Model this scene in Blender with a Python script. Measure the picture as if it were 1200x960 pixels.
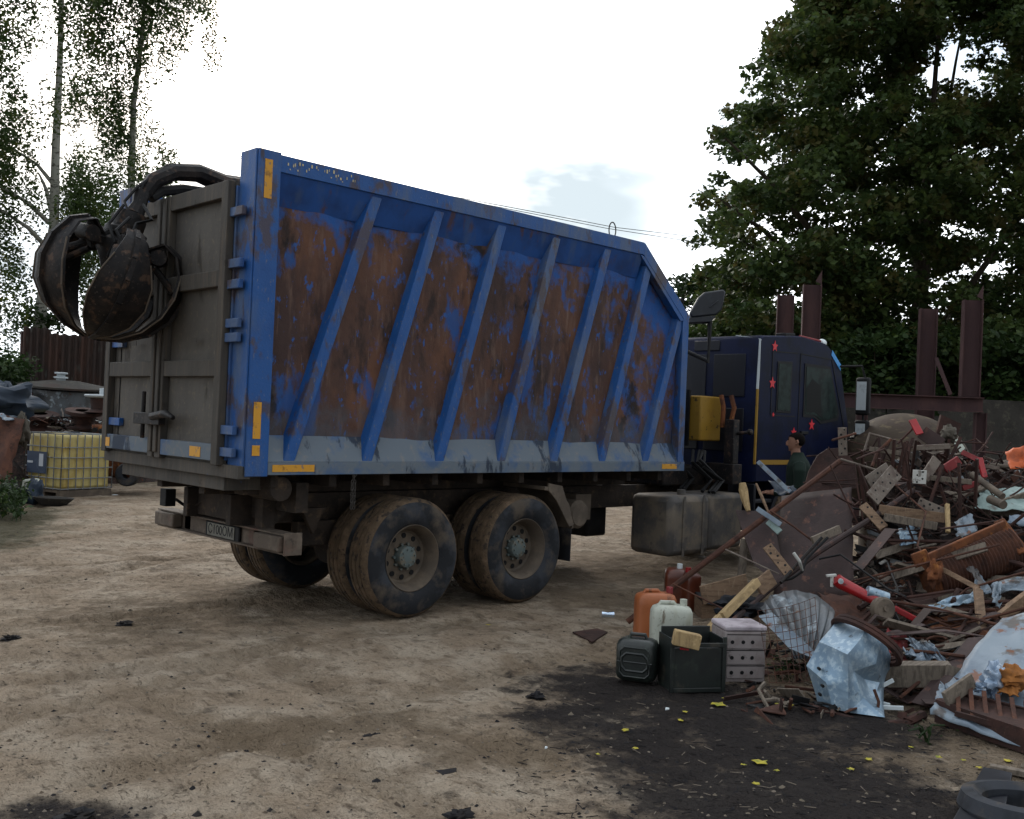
import bpy, math, random
import numpy as np
from mathutils import Vector, Matrix, noise as mnoise
random.seed(7); NR = np.random.RandomState(5)
PI = math.pi
for o in list(bpy.data.objects): bpy.data.objects.remove(o)
scn = bpy.context.scene; COL = scn.collection

# ---------------------------------------------------------------- camera
F_PX = 1179.9
CAM = Vector((-3.8615, -6.8794, 1.8046))
yaw, pitch, roll = 0.80203, 0.00834, 0.04218
fw = Vector((math.cos(pitch)*math.cos(yaw), math.cos(pitch)*math.sin(yaw), math.sin(pitch)))
rt0 = Vector((math.sin(yaw), -math.cos(yaw), 0)); up0 = rt0.cross(fw)
rt = rt0*math.cos(roll) + up0*math.sin(roll); up = -rt0*math.sin(roll) + up0*math.cos(roll)
cd = bpy.data.cameras.new('camera'); cam = bpy.data.objects.new('camera', cd); COL.objects.link(cam)
cd.sensor_width = 36; cd.lens = 36*F_PX/1200; cd.clip_end = 3000; cd.clip_start = 0.05
cam.matrix_world = Matrix(((rt.x, up.x, -fw.x, CAM.x), (rt.y, up.y, -fw.y, CAM.y), (rt.z, up.z, -fw.z, CAM.z), (0, 0, 0, 1)))
scn.camera = cam
def at(px, py, d):
    return CAM + (fw + rt*((px-600)/F_PX) - up*((py-480)/F_PX))*d
def gp(px, py, z=0.0):
    r = fw + rt*((px-600)/F_PX) - up*((py-480)/F_PX)
    return CAM + r*((z-CAM.z)/r.z)
def gdepth(px, py): return (gp(px, py)-CAM).dot(fw)

# ---------------------------------------------------------------- sky and sun
SUN_AZ = math.radians(62); SUN_EL = math.radians(30)        # azimuth measured from +X
w = bpy.data.worlds.new('World'); scn.world = w; w.use_nodes = True
nt = w.node_tree; nt.nodes.clear()
def N(t, kind, **kw):
    n = t.nodes.new(kind)
    for k, v in kw.items(): setattr(n, k, v)
    return n
out = N(nt, 'ShaderNodeOutputWorld'); bg = N(nt, 'ShaderNodeBackground'); nt.links.new(bg.outputs[0], out.inputs[0])
sky = N(nt, 'ShaderNodeTexSky', sky_type='NISHITA'); sky.sun_disc = False
sky.sun_elevation = SUN_EL; sky.sun_rotation = PI/2 - SUN_AZ; sky.air_density = 1.0; sky.dust_density = 2.0
tc = N(nt, 'ShaderNodeTexCoord'); mp = N(nt, 'ShaderNodeMapping'); mp.inputs['Scale'].default_value = (1, 1, 2.6); mp.inputs['Location'].default_value = (3.7, 1.2, 5.1)
nt.links.new(tc.outputs['Generated'], mp.inputs[0])
nz = N(nt, 'ShaderNodeTexNoise'); nz.inputs['Scale'].default_value = 2.1; nz.inputs['Detail'].default_value = 6; nz.inputs['Roughness'].default_value = .55
nt.links.new(mp.outputs[0], nz.inputs['Vector'])
rp = N(nt, 'ShaderNodeValToRGB'); rp.color_ramp.elements[0].position = .40; rp.color_ramp.elements[1].position = .52
rp.color_ramp.elements[0].color = (.6, .6, .6, 1); rp.color_ramp.elements[1].color = (1, 1, 1, 1)
nt.links.new(nz.outputs[0], rp.inputs[0])
mx = N(nt, 'ShaderNodeMix', data_type='RGBA'); nt.links.new(rp.outputs[0], mx.inputs[0])
nz2 = N(nt, 'ShaderNodeTexNoise'); nz2.inputs['Scale'].default_value = 3.4; nz2.inputs['Detail'].default_value = 3.5; nt.links.new(mp.outputs[0], nz2.inputs['Vector'])
rp2 = N(nt, 'ShaderNodeValToRGB'); rp2.color_ramp.elements[0].position = .36; rp2.color_ramp.elements[1].position = .74; rp2.color_ramp.interpolation = 'EASE'
rp2.color_ramp.elements[0].color = (2.45/12, 2.8/12, 3.0/12, 1); rp2.color_ramp.elements[1].color = (11.2/12, 11.5/12, 1, 1); nt.links.new(nz2.outputs[0], rp2.inputs[0])
sc2 = N(nt, 'ShaderNodeVectorMath', operation='SCALE'); sc2.inputs['Scale'].default_value = 12; nt.links.new(rp2.outputs[0], sc2.inputs[0])
nt.links.new(sky.outputs[0], mx.inputs[6]); nt.links.new(sc2.outputs[0], mx.inputs[7])
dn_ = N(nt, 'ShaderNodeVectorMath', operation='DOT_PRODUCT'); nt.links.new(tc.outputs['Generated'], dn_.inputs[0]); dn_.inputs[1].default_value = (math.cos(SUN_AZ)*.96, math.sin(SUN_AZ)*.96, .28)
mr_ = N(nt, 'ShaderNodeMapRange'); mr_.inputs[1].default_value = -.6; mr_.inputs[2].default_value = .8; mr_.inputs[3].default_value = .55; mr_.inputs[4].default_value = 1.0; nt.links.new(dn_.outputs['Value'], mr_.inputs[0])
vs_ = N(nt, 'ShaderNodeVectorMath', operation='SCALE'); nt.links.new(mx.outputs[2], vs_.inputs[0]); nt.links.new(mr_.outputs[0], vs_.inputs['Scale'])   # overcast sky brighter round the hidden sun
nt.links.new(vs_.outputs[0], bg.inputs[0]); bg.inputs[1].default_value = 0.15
sd = bpy.data.lights.new('sun', 'SUN'); sd.energy = 0.7; sd.angle = math.radians(14); sd.color = (1, .93, .84)
so = bpy.data.objects.new('sun', sd); COL.objects.link(so)
sdir = Vector((math.cos(SUN_EL)*math.cos(SUN_AZ), math.cos(SUN_EL)*math.sin(SUN_AZ), math.sin(SUN_EL)))
so.rotation_euler = (-sdir).to_track_quat('-Z', 'Y').to_euler()
scn.view_settings.view_transform = 'Standard'; scn.view_settings.look = 'None'
scn.view_settings.exposure = 1.05; scn.view_settings.gamma = 1
scn.render.engine = 'CYCLES'
scn.render.resolution_x = 1024; scn.render.resolution_y = 819

# ---------------------------------------------------------------- materials
def lin(c):
    if isinstance(c, str):
        c = [int(c[i:i+2], 16)/255 for i in (0, 2, 4)]
        c = [x/12.92 if x <= .04045 else ((x+.055)/1.055)**2.4 for x in c]
    return (c[0], c[1], c[2], 1)
MATS = {}
def pmat(name, base, layers=(), rough=.75, metal=0.0, bump=None, coord='Object', spec=.3, attrs=(), trans=0.0):
    """layers: (colour, scale, lo, hi, stretch, detail, amount[, roughness])"""
    m = bpy.data.materials.new(name); m.use_nodes = True; t = m.node_tree
    b = t.nodes['Principled BSDF']; b.inputs['Roughness'].default_value = rough; b.inputs['Metallic'].default_value = metal
    b.inputs['Specular IOR Level'].default_value = spec
    tcn = N(t, 'ShaderNodeTexCoord'); src = tcn.outputs[coord]
    rgb = N(t, 'ShaderNodeRGB'); rgb.outputs[0].default_value = lin(base); cur = rgb.outputs[0]
    rcur = None
    for i, L in enumerate(layers):
        col, sc, lo, hi, st, det, amt = L[:7]
        mpn = N(t, 'ShaderNodeMapping'); mpn.inputs['Scale'].default_value = st; mpn.inputs['Location'].default_value = (i*3.1+1, i*1.7, i*.9)
        t.links.new(src, mpn.inputs[0])
        n = N(t, 'ShaderNodeTexNoise'); n.inputs['Scale'].default_value = sc; n.inputs['Detail'].default_value = det; n.inputs['Roughness'].default_value = .62
        t.links.new(mpn.outputs[0], n.inputs['Vector'])
        r = N(t, 'ShaderNodeMapRange'); r.inputs[1].default_value = lo; r.inputs[2].default_value = hi; r.inputs[4].default_value = amt
        t.links.new(n.outputs[0], r.inputs[0])
        k = N(t, 'ShaderNodeMix', data_type='RGBA'); t.links.new(r.outputs[0], k.inputs[0]); t.links.new(cur, k.inputs[6]); k.inputs[7].default_value = lin(col)
        cur = k.outputs[2]
    for (an, col, amt, sc, dist) in attrs:                  # attribute driven patches (soil, oil, mud)
        a = N(t, 'ShaderNodeAttribute', attribute_name=an)
        n = N(t, 'ShaderNodeTexNoise'); n.inputs['Scale'].default_value = sc; n.inputs['Detail'].default_value = 7; n.inputs['Roughness'].default_value = .65
        t.links.new(src, n.inputs['Vector'])
        ad = N(t, 'ShaderNodeMath', operation='MULTIPLY_ADD'); t.links.new(n.outputs[0], ad.inputs[0]); ad.inputs[1].default_value = dist; t.links.new(a.outputs['Fac'], ad.inputs[2])
        r = N(t, 'ShaderNodeMapRange'); r.inputs[1].default_value = dist*.5+.28; r.inputs[2].default_value = dist*.5+.72; r.inputs[4].default_value = amt
        t.links.new(ad.outputs[0], r.inputs[0])
        k = N(t, 'ShaderNodeMix', data_type='RGBA'); t.links.new(r.outputs[0], k.inputs[0]); t.links.new(cur, k.inputs[6]); k.inputs[7].default_value = lin(col)
        cur = k.outputs[2]
    t.links.new(cur, b.inputs['Base Color'])
    if bump:
        prev = None
        for (sc, stg, st) in bump:
            mpn = N(t, 'ShaderNodeMapping'); mpn.inputs['Scale'].default_value = st; t.links.new(src, mpn.inputs[0])
            n = N(t, 'ShaderNodeTexNoise'); n.inputs['Scale'].default_value = sc; n.inputs['Detail'].default_value = 5; t.links.new(mpn.outputs[0], n.inputs['Vector'])
            bp = N(t, 'ShaderNodeBump'); bp.inputs['Strength'].default_value = 1; bp.inputs['Distance'].default_value = stg
            t.links.new(n.outputs[0], bp.inputs['Height'])
            if prev: t.links.new(prev, bp.inputs['Normal'])
            prev = bp.outputs[0]
        t.links.new(prev, b.inputs['Normal'])
    if trans:
        tr = N(t, 'ShaderNodeBsdfTranslucent'); t.links.new(cur, tr.inputs[0]); ms = N(t, 'ShaderNodeMixShader'); ms.inputs[0].default_value = trans
        t.links.new(b.outputs[0], ms.inputs[1]); t.links.new(tr.outputs[0], ms.inputs[2]); t.links.new(ms.outputs[0], t.nodes['Material Output'].inputs[0])
    MATS[name] = m
    return m
I = (1, 1, 1); VS = (1, 1, .25)
M = MATS
pmat('blue', '1b4b86', [('143f78', 3, .45, .65, I, 4, .7), ('545d68', 2.4, .48, .60, VS, 9, .6), ('463830', 4.0, .545, .60, (1, 1, .5), 10, .8), ('6d6a66', 34, .60, .68, (1, 1, .4), 5, .5), ('2f4a78', 22, .58, .68, I, 4, .6), ('3a2f2b', 9, .63, .70, VS, 6, .85), ('8a8578', 40, .70, .76, (1, 1, .3), 3, .5)], .5, 0, [(60, .002, I)])
pmat('blue_dark', '174380', [('12305f', 3, .45, .65, I, 5, .8), ('45546a', 5, .55, .68, VS, 7, .5), ('4a332c', 5, .57, .64, VS, 8, .8)], .55)
pmat('blue_dusty', '5d666f', [('36537a', 3, .50, .60, I, 7, .7), ('1f2a3a', 2.0, .54, .58, (1.6, 1, .6), 6, .9), ('7c746a', 12, .55, .75, I, 5, .6)], .75)
pmat('panel', '4c352c', [('64422f', 1.5, .46, .66, (1, 1, .6), 6, .9), ('3a2a27', 1.3, .48, .62, (1.2, 1, .5), 7, .9), ('241b1a', 2.6, .54, .64, (1.4, 1, .6), 7, .85), ('6a5348', 7, .54, .70, (2, 1, .35), 8, .6),
                         ('1a4a86', 3.4, .56, .63, (1.2, 1, .55), 10, .8), ('1f5698', 13, .60, .66, (1.2, 1, .6), 8, .75), ('140f10', 1.7, .60, .64, (1.5, 1, .8), 6, .85),
                         ('8b7f74', 24, .66, .74, (3, 1, .12), 5, .5)], .75, 0, [(14, .006, I), (70, .002, I)],
     attrs=[('paintleft', '1a4c8c', .92, 5, 2.4), ('grime', '464a52', .6, 4, 2.0)])
pmat('door_grime', '4a4641', [('393633', 3, .4, .6, VS, 5, .9), ('5d5246', 14, .5, .7, (2, 2, .2), 6, .7), ('2b2622', 6, .62, .7, I, 5, .7), ('2c4a78', 5, .66, .70, I, 6, .8)], .8, 0, [(30, .003, I)])
pmat('door_plate', '56524d', [('46423e', 2, .4, .62, VS, 5, .8), ('2e2823', 5, .60, .68, VS, 5, .8), ('716655', 18, .56, .7, I, 5, .5)], .8, 0, [(20, .004, I)])
pmat('chassis', '2b2521', [('3d332b', 4, .4, .65, I, 5, .8), ('5b4a39', 11, .56, .72, I, 6, .8), ('191614', 7, .55, .68, I, 5, .7)], .85, 0, [(35, .004, I)])
pmat('dusty_metal', '51483f', [('6d6154', 4, .45, .65, I, 5, .8), ('3a322b', 9, .58, .68, I, 5, .6)], .8, 0, [(30, .003, I)])
pmat('bumper_paint', '544a41', [('72665a', 7, .5, .7, I, 5, .7), ('5e3f36', 3, .54, .66, I, 5, .6), ('332b26', 15, .58, .68, I, 5, .7)], .8, 0, [(30, .003, I)])
pmat('rubber', '1b1d21', [('33363c', 2.6, .48, .58, I, 4, .75), ('544a3f', 4, .50, .66, I, 8, .75)], .82, 0, [(40, .002, I)])
pmat('tread', '4e4031', [('635140', 9, .48, .62, I, 6, .9), ('2b2521', 16, .54, .62, I, 6, .9)], .9, 0, [(26, .016, I)])
pmat('rim', '4f463d', [('65594b', 5, .45, .65, I, 5, .8), ('453c34', 9, .58, .68, I, 5, .7)], .75, 0, [(50, .002, I)])
pmat('hub', '56605f', [('6d6353', 16, .5, .65, I, 5, .8), ('2c2b29', 24, .6, .7, I, 5, .7)], .7)
pmat('tank', '4f4c4a', [('6d6357', 3, .45, .6, I, 5, .9), ('403c39', 7, .6, .66, I, 4, .7), ('7b6a55', 22, .62, .7, I, 4, .5)], .7, 0, [(18, .003, I)])
pmat('cab_blue', '07102c', [('050816', 3, .45, .65, I, 4, .8), ('1f2640', 24, .60, .70, (1, 1, .5), 6, .5), ('151a2c', 5, .56, .68, VS, 6, .6)], .5, 0, None, spec=.10)
pmat('cab_black', '090c16', [('2a2c33', 6, .55, .7, VS, 6, .6)], .45, 0, None, spec=.4)
pmat('black', '0b0b0d', [('1f1e1e', 8, .5, .7, I, 4, .7)], .7)
pmat('soot', '171516', [('2f2722', 6, .48, .65, I, 7, .8), ('4c3a2e', 11, .56, .64, I, 8, .8), ('6a6058', 34, .62, .70, I, 5, .5)], .6, .3, [(30, .004, I)])
pmat('glass_dark', '141c1e', [], .06, 0, None, spec=.7)
pmat('interior', '0e100f', [], .8)
pmat('yellow', '86661e', [('7c5a1c', 6, .56, .64, I, 6, .8), ('241a12', 10, .62, .66, I, 6, .9)], .6)
pmat('reflector', 'c08a2a', [('7a5525', 14, .55, .65, I, 5, .8), ('5a5e68', 22, .6, .66, I, 4, .7)], .5)
pmat('star_red', 'c2202c', [('8a1c24', 30, .6, .7, I, 3, .5)], .45)
pmat('chrome', 'c4d2e2', [], .18, .9)
pmat('white_trim', 'a9b0b3', [('6e7478', 10, .55, .7, I, 4, .6)], .5)
pmat('blue_sticker', '3f8fd0', [], .5)
pmat('wiper_white', 'cfd6d8', [], .4)
pmat('rust', '432c24', [('573729', 5, .42, .62, I, 6, .9), ('2d1d18', 9, .54, .66, I, 6, .85), ('744a2e', 20, .63, .72, I, 5, .6)], .88, 0, [(40, .004, I)])
pmat('rust_dark', '33231f', [('4a3029', 4, .45, .65, I, 5, .8), ('1e1614', 8, .56, .68, I, 6, .8), ('5f4334', 24, .62, .7, I, 5, .6)], .82, .1, [(30, .004, I)])
pmat('rust_purple', '322624', [('40302e', 3, .42, .62, I, 6, .8), ('2a2020', 6, .56, .66, I, 6, .8), ('69473a', 9, .58, .66, (1, 1, .4), 8, .7)], .7, .05, [(22, .003, I)])
pmat('rust_orange', '6c4026', [('482c1f', 5, .44, .58, I, 8, .9), ('97622f', 11, .58, .68, I, 5, .7), ('3a2217', 14, .62, .68, I, 5, .8)], .88, 0, [(30, .006, I)])
pmat('beam_rust', '3a2829', [('4a3331', 3, .45, .65, VS, 5, .8), ('352525', 9, .56, .68, VS, 5, .7)], .8, 0, [(24, .003, I)])
pmat('galv', '8699a8', [('71899d', 4, .42, .6, I, 4, .8), ('a9b8c0', 26, .5, .62, I, 2, .6), ('4b5258', 13, .66, .71, I, 5, .8)], .42, .55, [(30, .002, I)])
pmat('galv_white', '7b8791', [('5d6a78', 2.4, .44, .60, I, 7, .85), ('4b433c', 4, .54, .60, I, 9, .85), ('6d432a', 5, .60, .64, I, 9, .9), ('9ea8b0', 9, .60, .68, I, 6, .6)], .5, .15, [(14, .004, I)])
pmat('sheet_grey', '5c6064', [('4d4c4b', 4, .46, .6, (1, 1, .6), 6, .85), ('9aa6ad', 7, .58, .66, I, 4, .6), ('5a3e2c', 9, .63, .69, I, 6, .8)], .45, .5, [(20, .004, I)])
pmat('pale_green', '7f918d', [('9fb0ad', 5, .5, .65, I, 5, .7), ('59504a', 7, .58, .66, I, 6, .8)], .7, 0, [(20, .003, I)])
pmat('wood', '7b6450', [('5c4a3b', 7, .45, .62, (1, 1, 6), 6, .8), ('95806a', 17, .55, .7, (1, 6, 1), 5, .6)], .85, 0, [(40, .003, (1, 1, 6))])
pmat('wood_pale', 'a08862', [('7d694c', 8, .46, .62, (1, 6, 1), 6, .8), ('c0a67a', 20, .58, .7, I, 5, .6)], .85, 0, [(40, .003, I)])
pmat('wood_grey', '6e6459', [('4d453d', 9, .46, .62, (1, 6, 1), 6, .8), ('857a6c', 20, .56, .7, I, 5, .6)], .88, 0, [(50, .003, I)])
pmat('plate_grey', '70665d', [('584b44', 8, .46, .62, I, 8, .85), ('857e75', 22, .56, .66, I, 5, .7), ('4a3027', 14, .62, .68, I, 5, .7)], .75, .1, [(40, .002, I)])
pmat('plate_white', 'b2b2ad', [('6d6862', 20, .54, .62, I, 5, .9)], .7)
pmat('red', '96191e', [('7c1a1d', 7, .5, .65, I, 5, .7), ('3a1a17', 20, .62, .68, I, 5, .7)], .4, 0, None, spec=.5)
pmat('red_faded', '7d3032', [('6d2b2b', 9, .5, .62, I, 6, .8), ('a88078', 22, .58, .68, I, 5, .5)], .6)
pmat('orange_plastic', '9b5a35', [('7f4526', 4, .46, .64, I, 5, .8), ('4a3526', 8, .57, .64, VS, 7, .75)], .45, 0, None, spec=.4)
pmat('orange_sheet', 'b3552b', [('7c3c22', 8, .5, .66, I, 5, .7)], .6)
pmat('white_plastic', 'a9aca0', [('85826c', 5, .48, .66, VS, 6, .75), ('574632', 7, .60, .65, VS, 8, .85), ('6b6a5f', 26, .56, .66, I, 5, .6)], .5, 0, None, spec=.4)
pmat('brown_plastic', '5a2a18', [('411d12', 4, .45, .65, I, 4, .8)], .35, 0, None, spec=.5)
pmat('green_plastic', '1a1f1d', [('3c463c', 7, .54, .66, I, 7, .5), ('4b443b', 5, .58, .64, I, 8, .6), ('0d0f10', 5, .5, .66, I, 4, .8)], .4, 0, None, spec=.5)
pmat('crate_white', '8b8280', [('786c68', 8, .5, .66, I, 6, .8), ('4a4240', 14, .6, .7, I, 6, .8)], .8)
pmat('crate_lid', 'a89ea3', [('7b7276', 7, .46, .64, I, 7, .8), ('4d4640', 12, .60, .66, I, 7, .8)], .6)
pmat('ibc_plastic', 'b5a66c', [('a98a3c', 3, .45, .65, I, 4, .7), ('d0bb74', 6, .58, .72, VS, 4, .6)], .5, 0, None, spec=.4)
pmat('ibc_cage', '7c7f80', [('55504a', 12, .55, .65, I, 4, .7)], .5, .5)
pmat('label_blue', '3c4658', [('55606f', 8, .55, .7, I, 4, .5)], .5)
pmat('label_white', 'b8bcc2', [], .6)
pmat('cloth_dark', '15161a', [('23262d', 5, .5, .65, I, 4, .8)], .95)
pmat('tarp', '232e3b', [('2f3c4b', 4, .5, .65, I, 4, .7)], .55)
pmat('rag', '4f4a42', [('353028', 7, .5, .65, I, 5, .8)], .95)
pmat('rag_brown', '8c5a2c', [('5d3c20', 8, .5, .65, I, 5, .8)], .95)
pmat('plastic_clear', '8193a8', [('b9c4d0', 22, .52, .62, I, 3, .8), ('4c5a76', 9, .6, .7, I, 3, .6)], .2, 0, None, spec=.6)
pmat('concrete', '3a3733', [('2c2a27', 2, .45, .62, I, 6, .8), ('5a564a', 8, .55, .7, I, 6, .6), ('3c2c26', 1.2, .58, .68, I, 5, .6)], .92, 0, [(20, .01, I)])
pmat('dome', '3f3529', [('3d3029', 3, .44, .6, (1, 1, 2), 6, .9), ('62553f', 6, .55, .66, (1, 1, 3), 6, .7), ('33261f', 4, .60, .68, I, 6, .8)], .8, 0, [(12, .006, I)])
pmat('dome_patch', 'a3a89c', [('6f7268', 12, .5, .65, I, 5, .7)], .8)
pmat('corr_rust', '362c28', [('46322a', 2.2, .46, .6, (1, 1, .3), 6, .9), ('555550', 3.5, .55, .65, (1, 1, .3), 5, .8), ('241b18', 6, .6, .7, VS, 5, .8)], .85)
pmat('scrap', '211a18', [('35251f', 6, .45, .6, I, 6, .9), ('15110f', 4, .5, .62, I, 6, .9), ('5d4a3c', 19, .6, .68, I, 5, .8), ('6b3d22', 8, .64, .69, I, 5, .8)], .9, 0, [(14, .03, I), (45, .01, I)])
pmat('bark', '3f382f', [('554c40', 7, .5, .65, (3, 3, .6), 6, .8)], .95, 0, [(12, .03, (2, 2, .5))])
pmat('birch_bark', '8b8a80', [('3b372f', 5, .56, .62, (1, 1, 3), 6, .9)], .9)
pmat('leaf_maple', '44532b', [('2e4023', .9, .42, .58, I, 4, .9), ('5c4d2c', 1.1, .52, .62, I, 5, .6), ('58682e', 5, .55, .7, I, 3, .7)], .55, 0, None, spec=.25, trans=.4)
pmat('leaf_bush', '2f4120', [('1f2e17', 1.3, .42, .58, I, 4, .8), ('56652c', 6, .58, .7, I, 3, .7)], .6, 0, None, spec=.2, trans=.3)
pmat('leaf_birch', '40512a', [('2f4122', .8, .42, .6, I, 4, .8), ('6a6a2c', 1.6, .56, .66, I, 4, .8)], .6, 0, None, spec=.2, trans=.35)
pmat('leaf_yellow', 'a99a36', [('6d7a2c', 30, .5, .6, I, 3, .8)], .7)
pmat('skin', '85604e', [], .6)
pmat('hair', '0a0706', [('17110d', 60, .5, .6, (1, 1, 4), 3, .6)], .85, 0, None, spec=.08)
pmat('jacket', '12211a', [('0f1d17', 7, .5, .65, I, 4, .7)], .9)
pmat('trousers', '1c2430', [], .9)
pmat('vinyl', '212429', [('35393f', 8, .55, .7, I, 4, .5)], .5, 0, None, spec=.4)
pmat('wire', '3a3633', [], .7)
pmat('plate_num', '6c6a62', [('4c463c', 8, .5, .66, I, 5, .7)], .7)
pmat('ink', '16161a', [], .7)
pmat('worn_letters', 'b5a98a', [], .7)
pmat('stone', '635a4e', [('4a433a', 8, .5, .66, I, 5, .7)], .95)
pmat('clod', '8a7b68', [('6b5d4d', 30, .45, .6, I, 4, .8)], .95)
pmat('clod_dark', '5d5043', [('40372f', 30, .45, .6, I, 4, .8)], .95)
pmat('soil_black', '141215', [('241f1c', 12, .5, .65, I, 5, .8)], .9)
pmat('cab_glass_reflect', '1e2b29', [('101716', 7, .45, .6, I, 5, .9), ('33443f', 11, .60, .68, I, 5, .5)], .3, 0, None, spec=.06)  # greenish window reflections put into the glass colour
# ground: sandy soil with ruts, darker stretches and an oil-soaked area
pmat('ground', '8b7b69', [('a19483', 1.3, .44, .60, I, 9, .85), ('776858', 2.6, .48, .64, (1, 1, 1), 10, .75), ('605346', 6, .55, .66, (1.5, .8, 1), 10, .75), ('54483c', 15, .57, .66, (1.6, .8, 1), 8, .55),
                          ('b0a28c', 34, .58, .72, I, 6, .35), ('352d26', 22, .64, .70, I, 7, .7)], .95, 0, [(5, .09, I), (18, .05, (1.5, .8, 1)), (60, .02, I)], spec=.1,
     attrs=[('grassy', '2d2f1d', .8, 1.6, 1.5), ('dark_soil', '625546', .8, 3.2, 2.6), ('streak', '6b5c4b', .4, 6, 2.6), ('oil', '38322e', .8, 2.6, 2.0), ('oil', '1d1b1d', .8, 5, 3.0)])

# ---------------------------------------------------------------- mesh helpers
def orth(d):
    d = Vector(d).normalized(); a = Vector((0, 0, 1)) if abs(d.z) < .9 else Vector((1, 0, 0))
    u = d.cross(a).normalized(); return u, d.cross(u).normalized()
class MB:
    def __init__(s): s.v = []; s.f = []; s.m = []
    def add(s, vs, fs, m=0):
        k = len(s.v); s.v += [tuple(p) for p in vs]; s.f += [tuple(i+k for i in f) for f in fs]; s.m += [m]*len(fs); return s
    def box(s, a, b, m=0):
        (x0, y0, z0), (x1, y1, z1) = a, b
        return s.add([(x0,y0,z0),(x1,y0,z0),(x1,y1,z0),(x0,y1,z0),(x0,y0,z1),(x1,y0,z1),(x1,y1,z1),(x0,y1,z1)],
                     [(0,3,2,1),(4,5,6,7),(0,1,5,4),(1,2,6,5),(2,3,7,6),(3,0,4,7)], m)
    def beam(s, p, q, w, h, u=None, m=0):
        p = Vector(p); q = Vector(q); d = (q-p).normalized()
        if u is None: a, b = orth(d)
        else:
            a = Vector(u) - d*Vector(u).dot(d); a.normalize(); b = d.cross(a)
        vs = [e + a*(i*w/2) + b*(j*h/2) for e in (p, q) for i, j in ((-1,-1),(1,-1),(1,1),(-1,1))]
        return s.add(vs, [(0,3,2,1),(4,5,6,7),(0,1,5,4),(1,2,6,5),(2,3,7,6),(3,0,4,7)], m)
    def prism(s, poly, off, m=0):
        n = len(poly); off = Vector(off); vs = [Vector(p) for p in poly] + [Vector(p)+off for p in poly]
        return s.add(vs, [tuple(range(n))[::-1], tuple(range(n, 2*n))] + [(i, (i+1) % n, n+(i+1) % n, n+i) for i in range(n)], m)
    def tube(s, pts, r, n=8, m=0, caps=True):
        pts = [Vector(p) for p in pts]; rs = r if isinstance(r, (list, tuple)) else [r]*len(pts)
        k = len(s.v); prev = None
        for i, p in enumerate(pts):
            d = (pts[min(i+1, len(pts)-1)] - pts[max(i-1, 0)]).normalized()
            if prev is None: a, b = orth(d)
            else: a = (prev - d*prev.dot(d)).normalized(); b = d.cross(a)
            prev = a
            s.v += [tuple(p + a*(math.cos(2*PI*j/n)*rs[i]) + b*(math.sin(2*PI*j/n)*rs[i])) for j in range(n)]
        for i in range(len(pts)-1):
            for j in range(n):
                s.f.append((k+i*n+j, k+i*n+(j+1) % n, k+(i+1)*n+(j+1) % n, k+(i+1)*n+j)); s.m.append(m)
        if caps:
            s.f.append(tuple(range(k, k+n))[::-1]); s.f.append(tuple(range(k+(len(pts)-1)*n, k+len(pts)*n))); s.m += [m, m]
        return s
    def lathe(s, prof, o, d, n=32, mats=None, closed=False, arc=1.0):
        o = Vector(o); d = Vector(d).normalized(); a, b = orth(d); k = len(s.v); L = len(prof)
        for (r, h) in prof:
            s.v += [tuple(o + d*h + a*(math.cos(2*PI*j/n*arc)*r) + b*(math.sin(2*PI*j/n*arc)*r)) for j in range(n)]
        for i in range(L if closed else L-1):
            i2 = (i+1) % L
            for j in range(n if arc == 1.0 else n-1):
                s.f.append((k+i*n+j, k+i*n+(j+1) % n, k+i2*n+(j+1) % n, k+i2*n+j)); s.m.append(mats[i] if mats else 0)
        return s
    def build(s, name, mat, parent=None, bevel=0, sharp=35, smooth=True):
        me = bpy.data.meshes.new(name); me.from_pydata(s.v, [], s.f); me.update()
        for mm in (mat if isinstance(mat, (list, tuple)) else [mat]): me.materials.append(M[mm] if isinstance(mm, str) else mm)
        me.polygons.foreach_set('material_index', s.m)
        if smooth:
            me.polygons.foreach_set('use_smooth', [True]*len(me.polygons)); me.set_sharp_from_angle(angle=math.radians(sharp))
        o = bpy.data.objects.new(name, me); COL.objects.link(o)
        if parent: o.parent = parent
        if bevel:
            bv = o.modifiers.new('bevel', 'BEVEL'); bv.width = bevel; bv.segments = 2; bv.limit_method = 'ANGLE'; bv.angle_limit = math.radians(40)
        return o
def tag(o, label=None, cat=None, group=None, kind=None):
    if label: o['label'] = label
    if cat: o['category'] = cat
    if group: o['group'] = group
    if kind: o['kind'] = kind
    return o
def empty(name, label, cat, group=None, loc=(0, 0, 0)):
    o = bpy.data.objects.new(name, None); COL.objects.link(o); o.location = loc; o.empty_display_size = .1
    return tag(o, label, cat, group)
def part(mb, name, mat, root, **k):
    """parts are modelled in world coordinates; roots carry the offset"""
    o = mb.build(name, mat, None, **k); o.parent = root
    o.matrix_parent_inverse = Matrix.Translation(-Vector(root_world(root)))
    return o
def root_world(r):
    p = Vector((0, 0, 0))
    if r.parent is None: return Vector(r.location)
    return Vector((0, 0, 0)) if r.type != 'EMPTY' else Vector(r.location)
def sub(mb, name, mat, parent, **k):
    o = mb.build(name, mat, None, **k); o.parent = parent; return o
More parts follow.
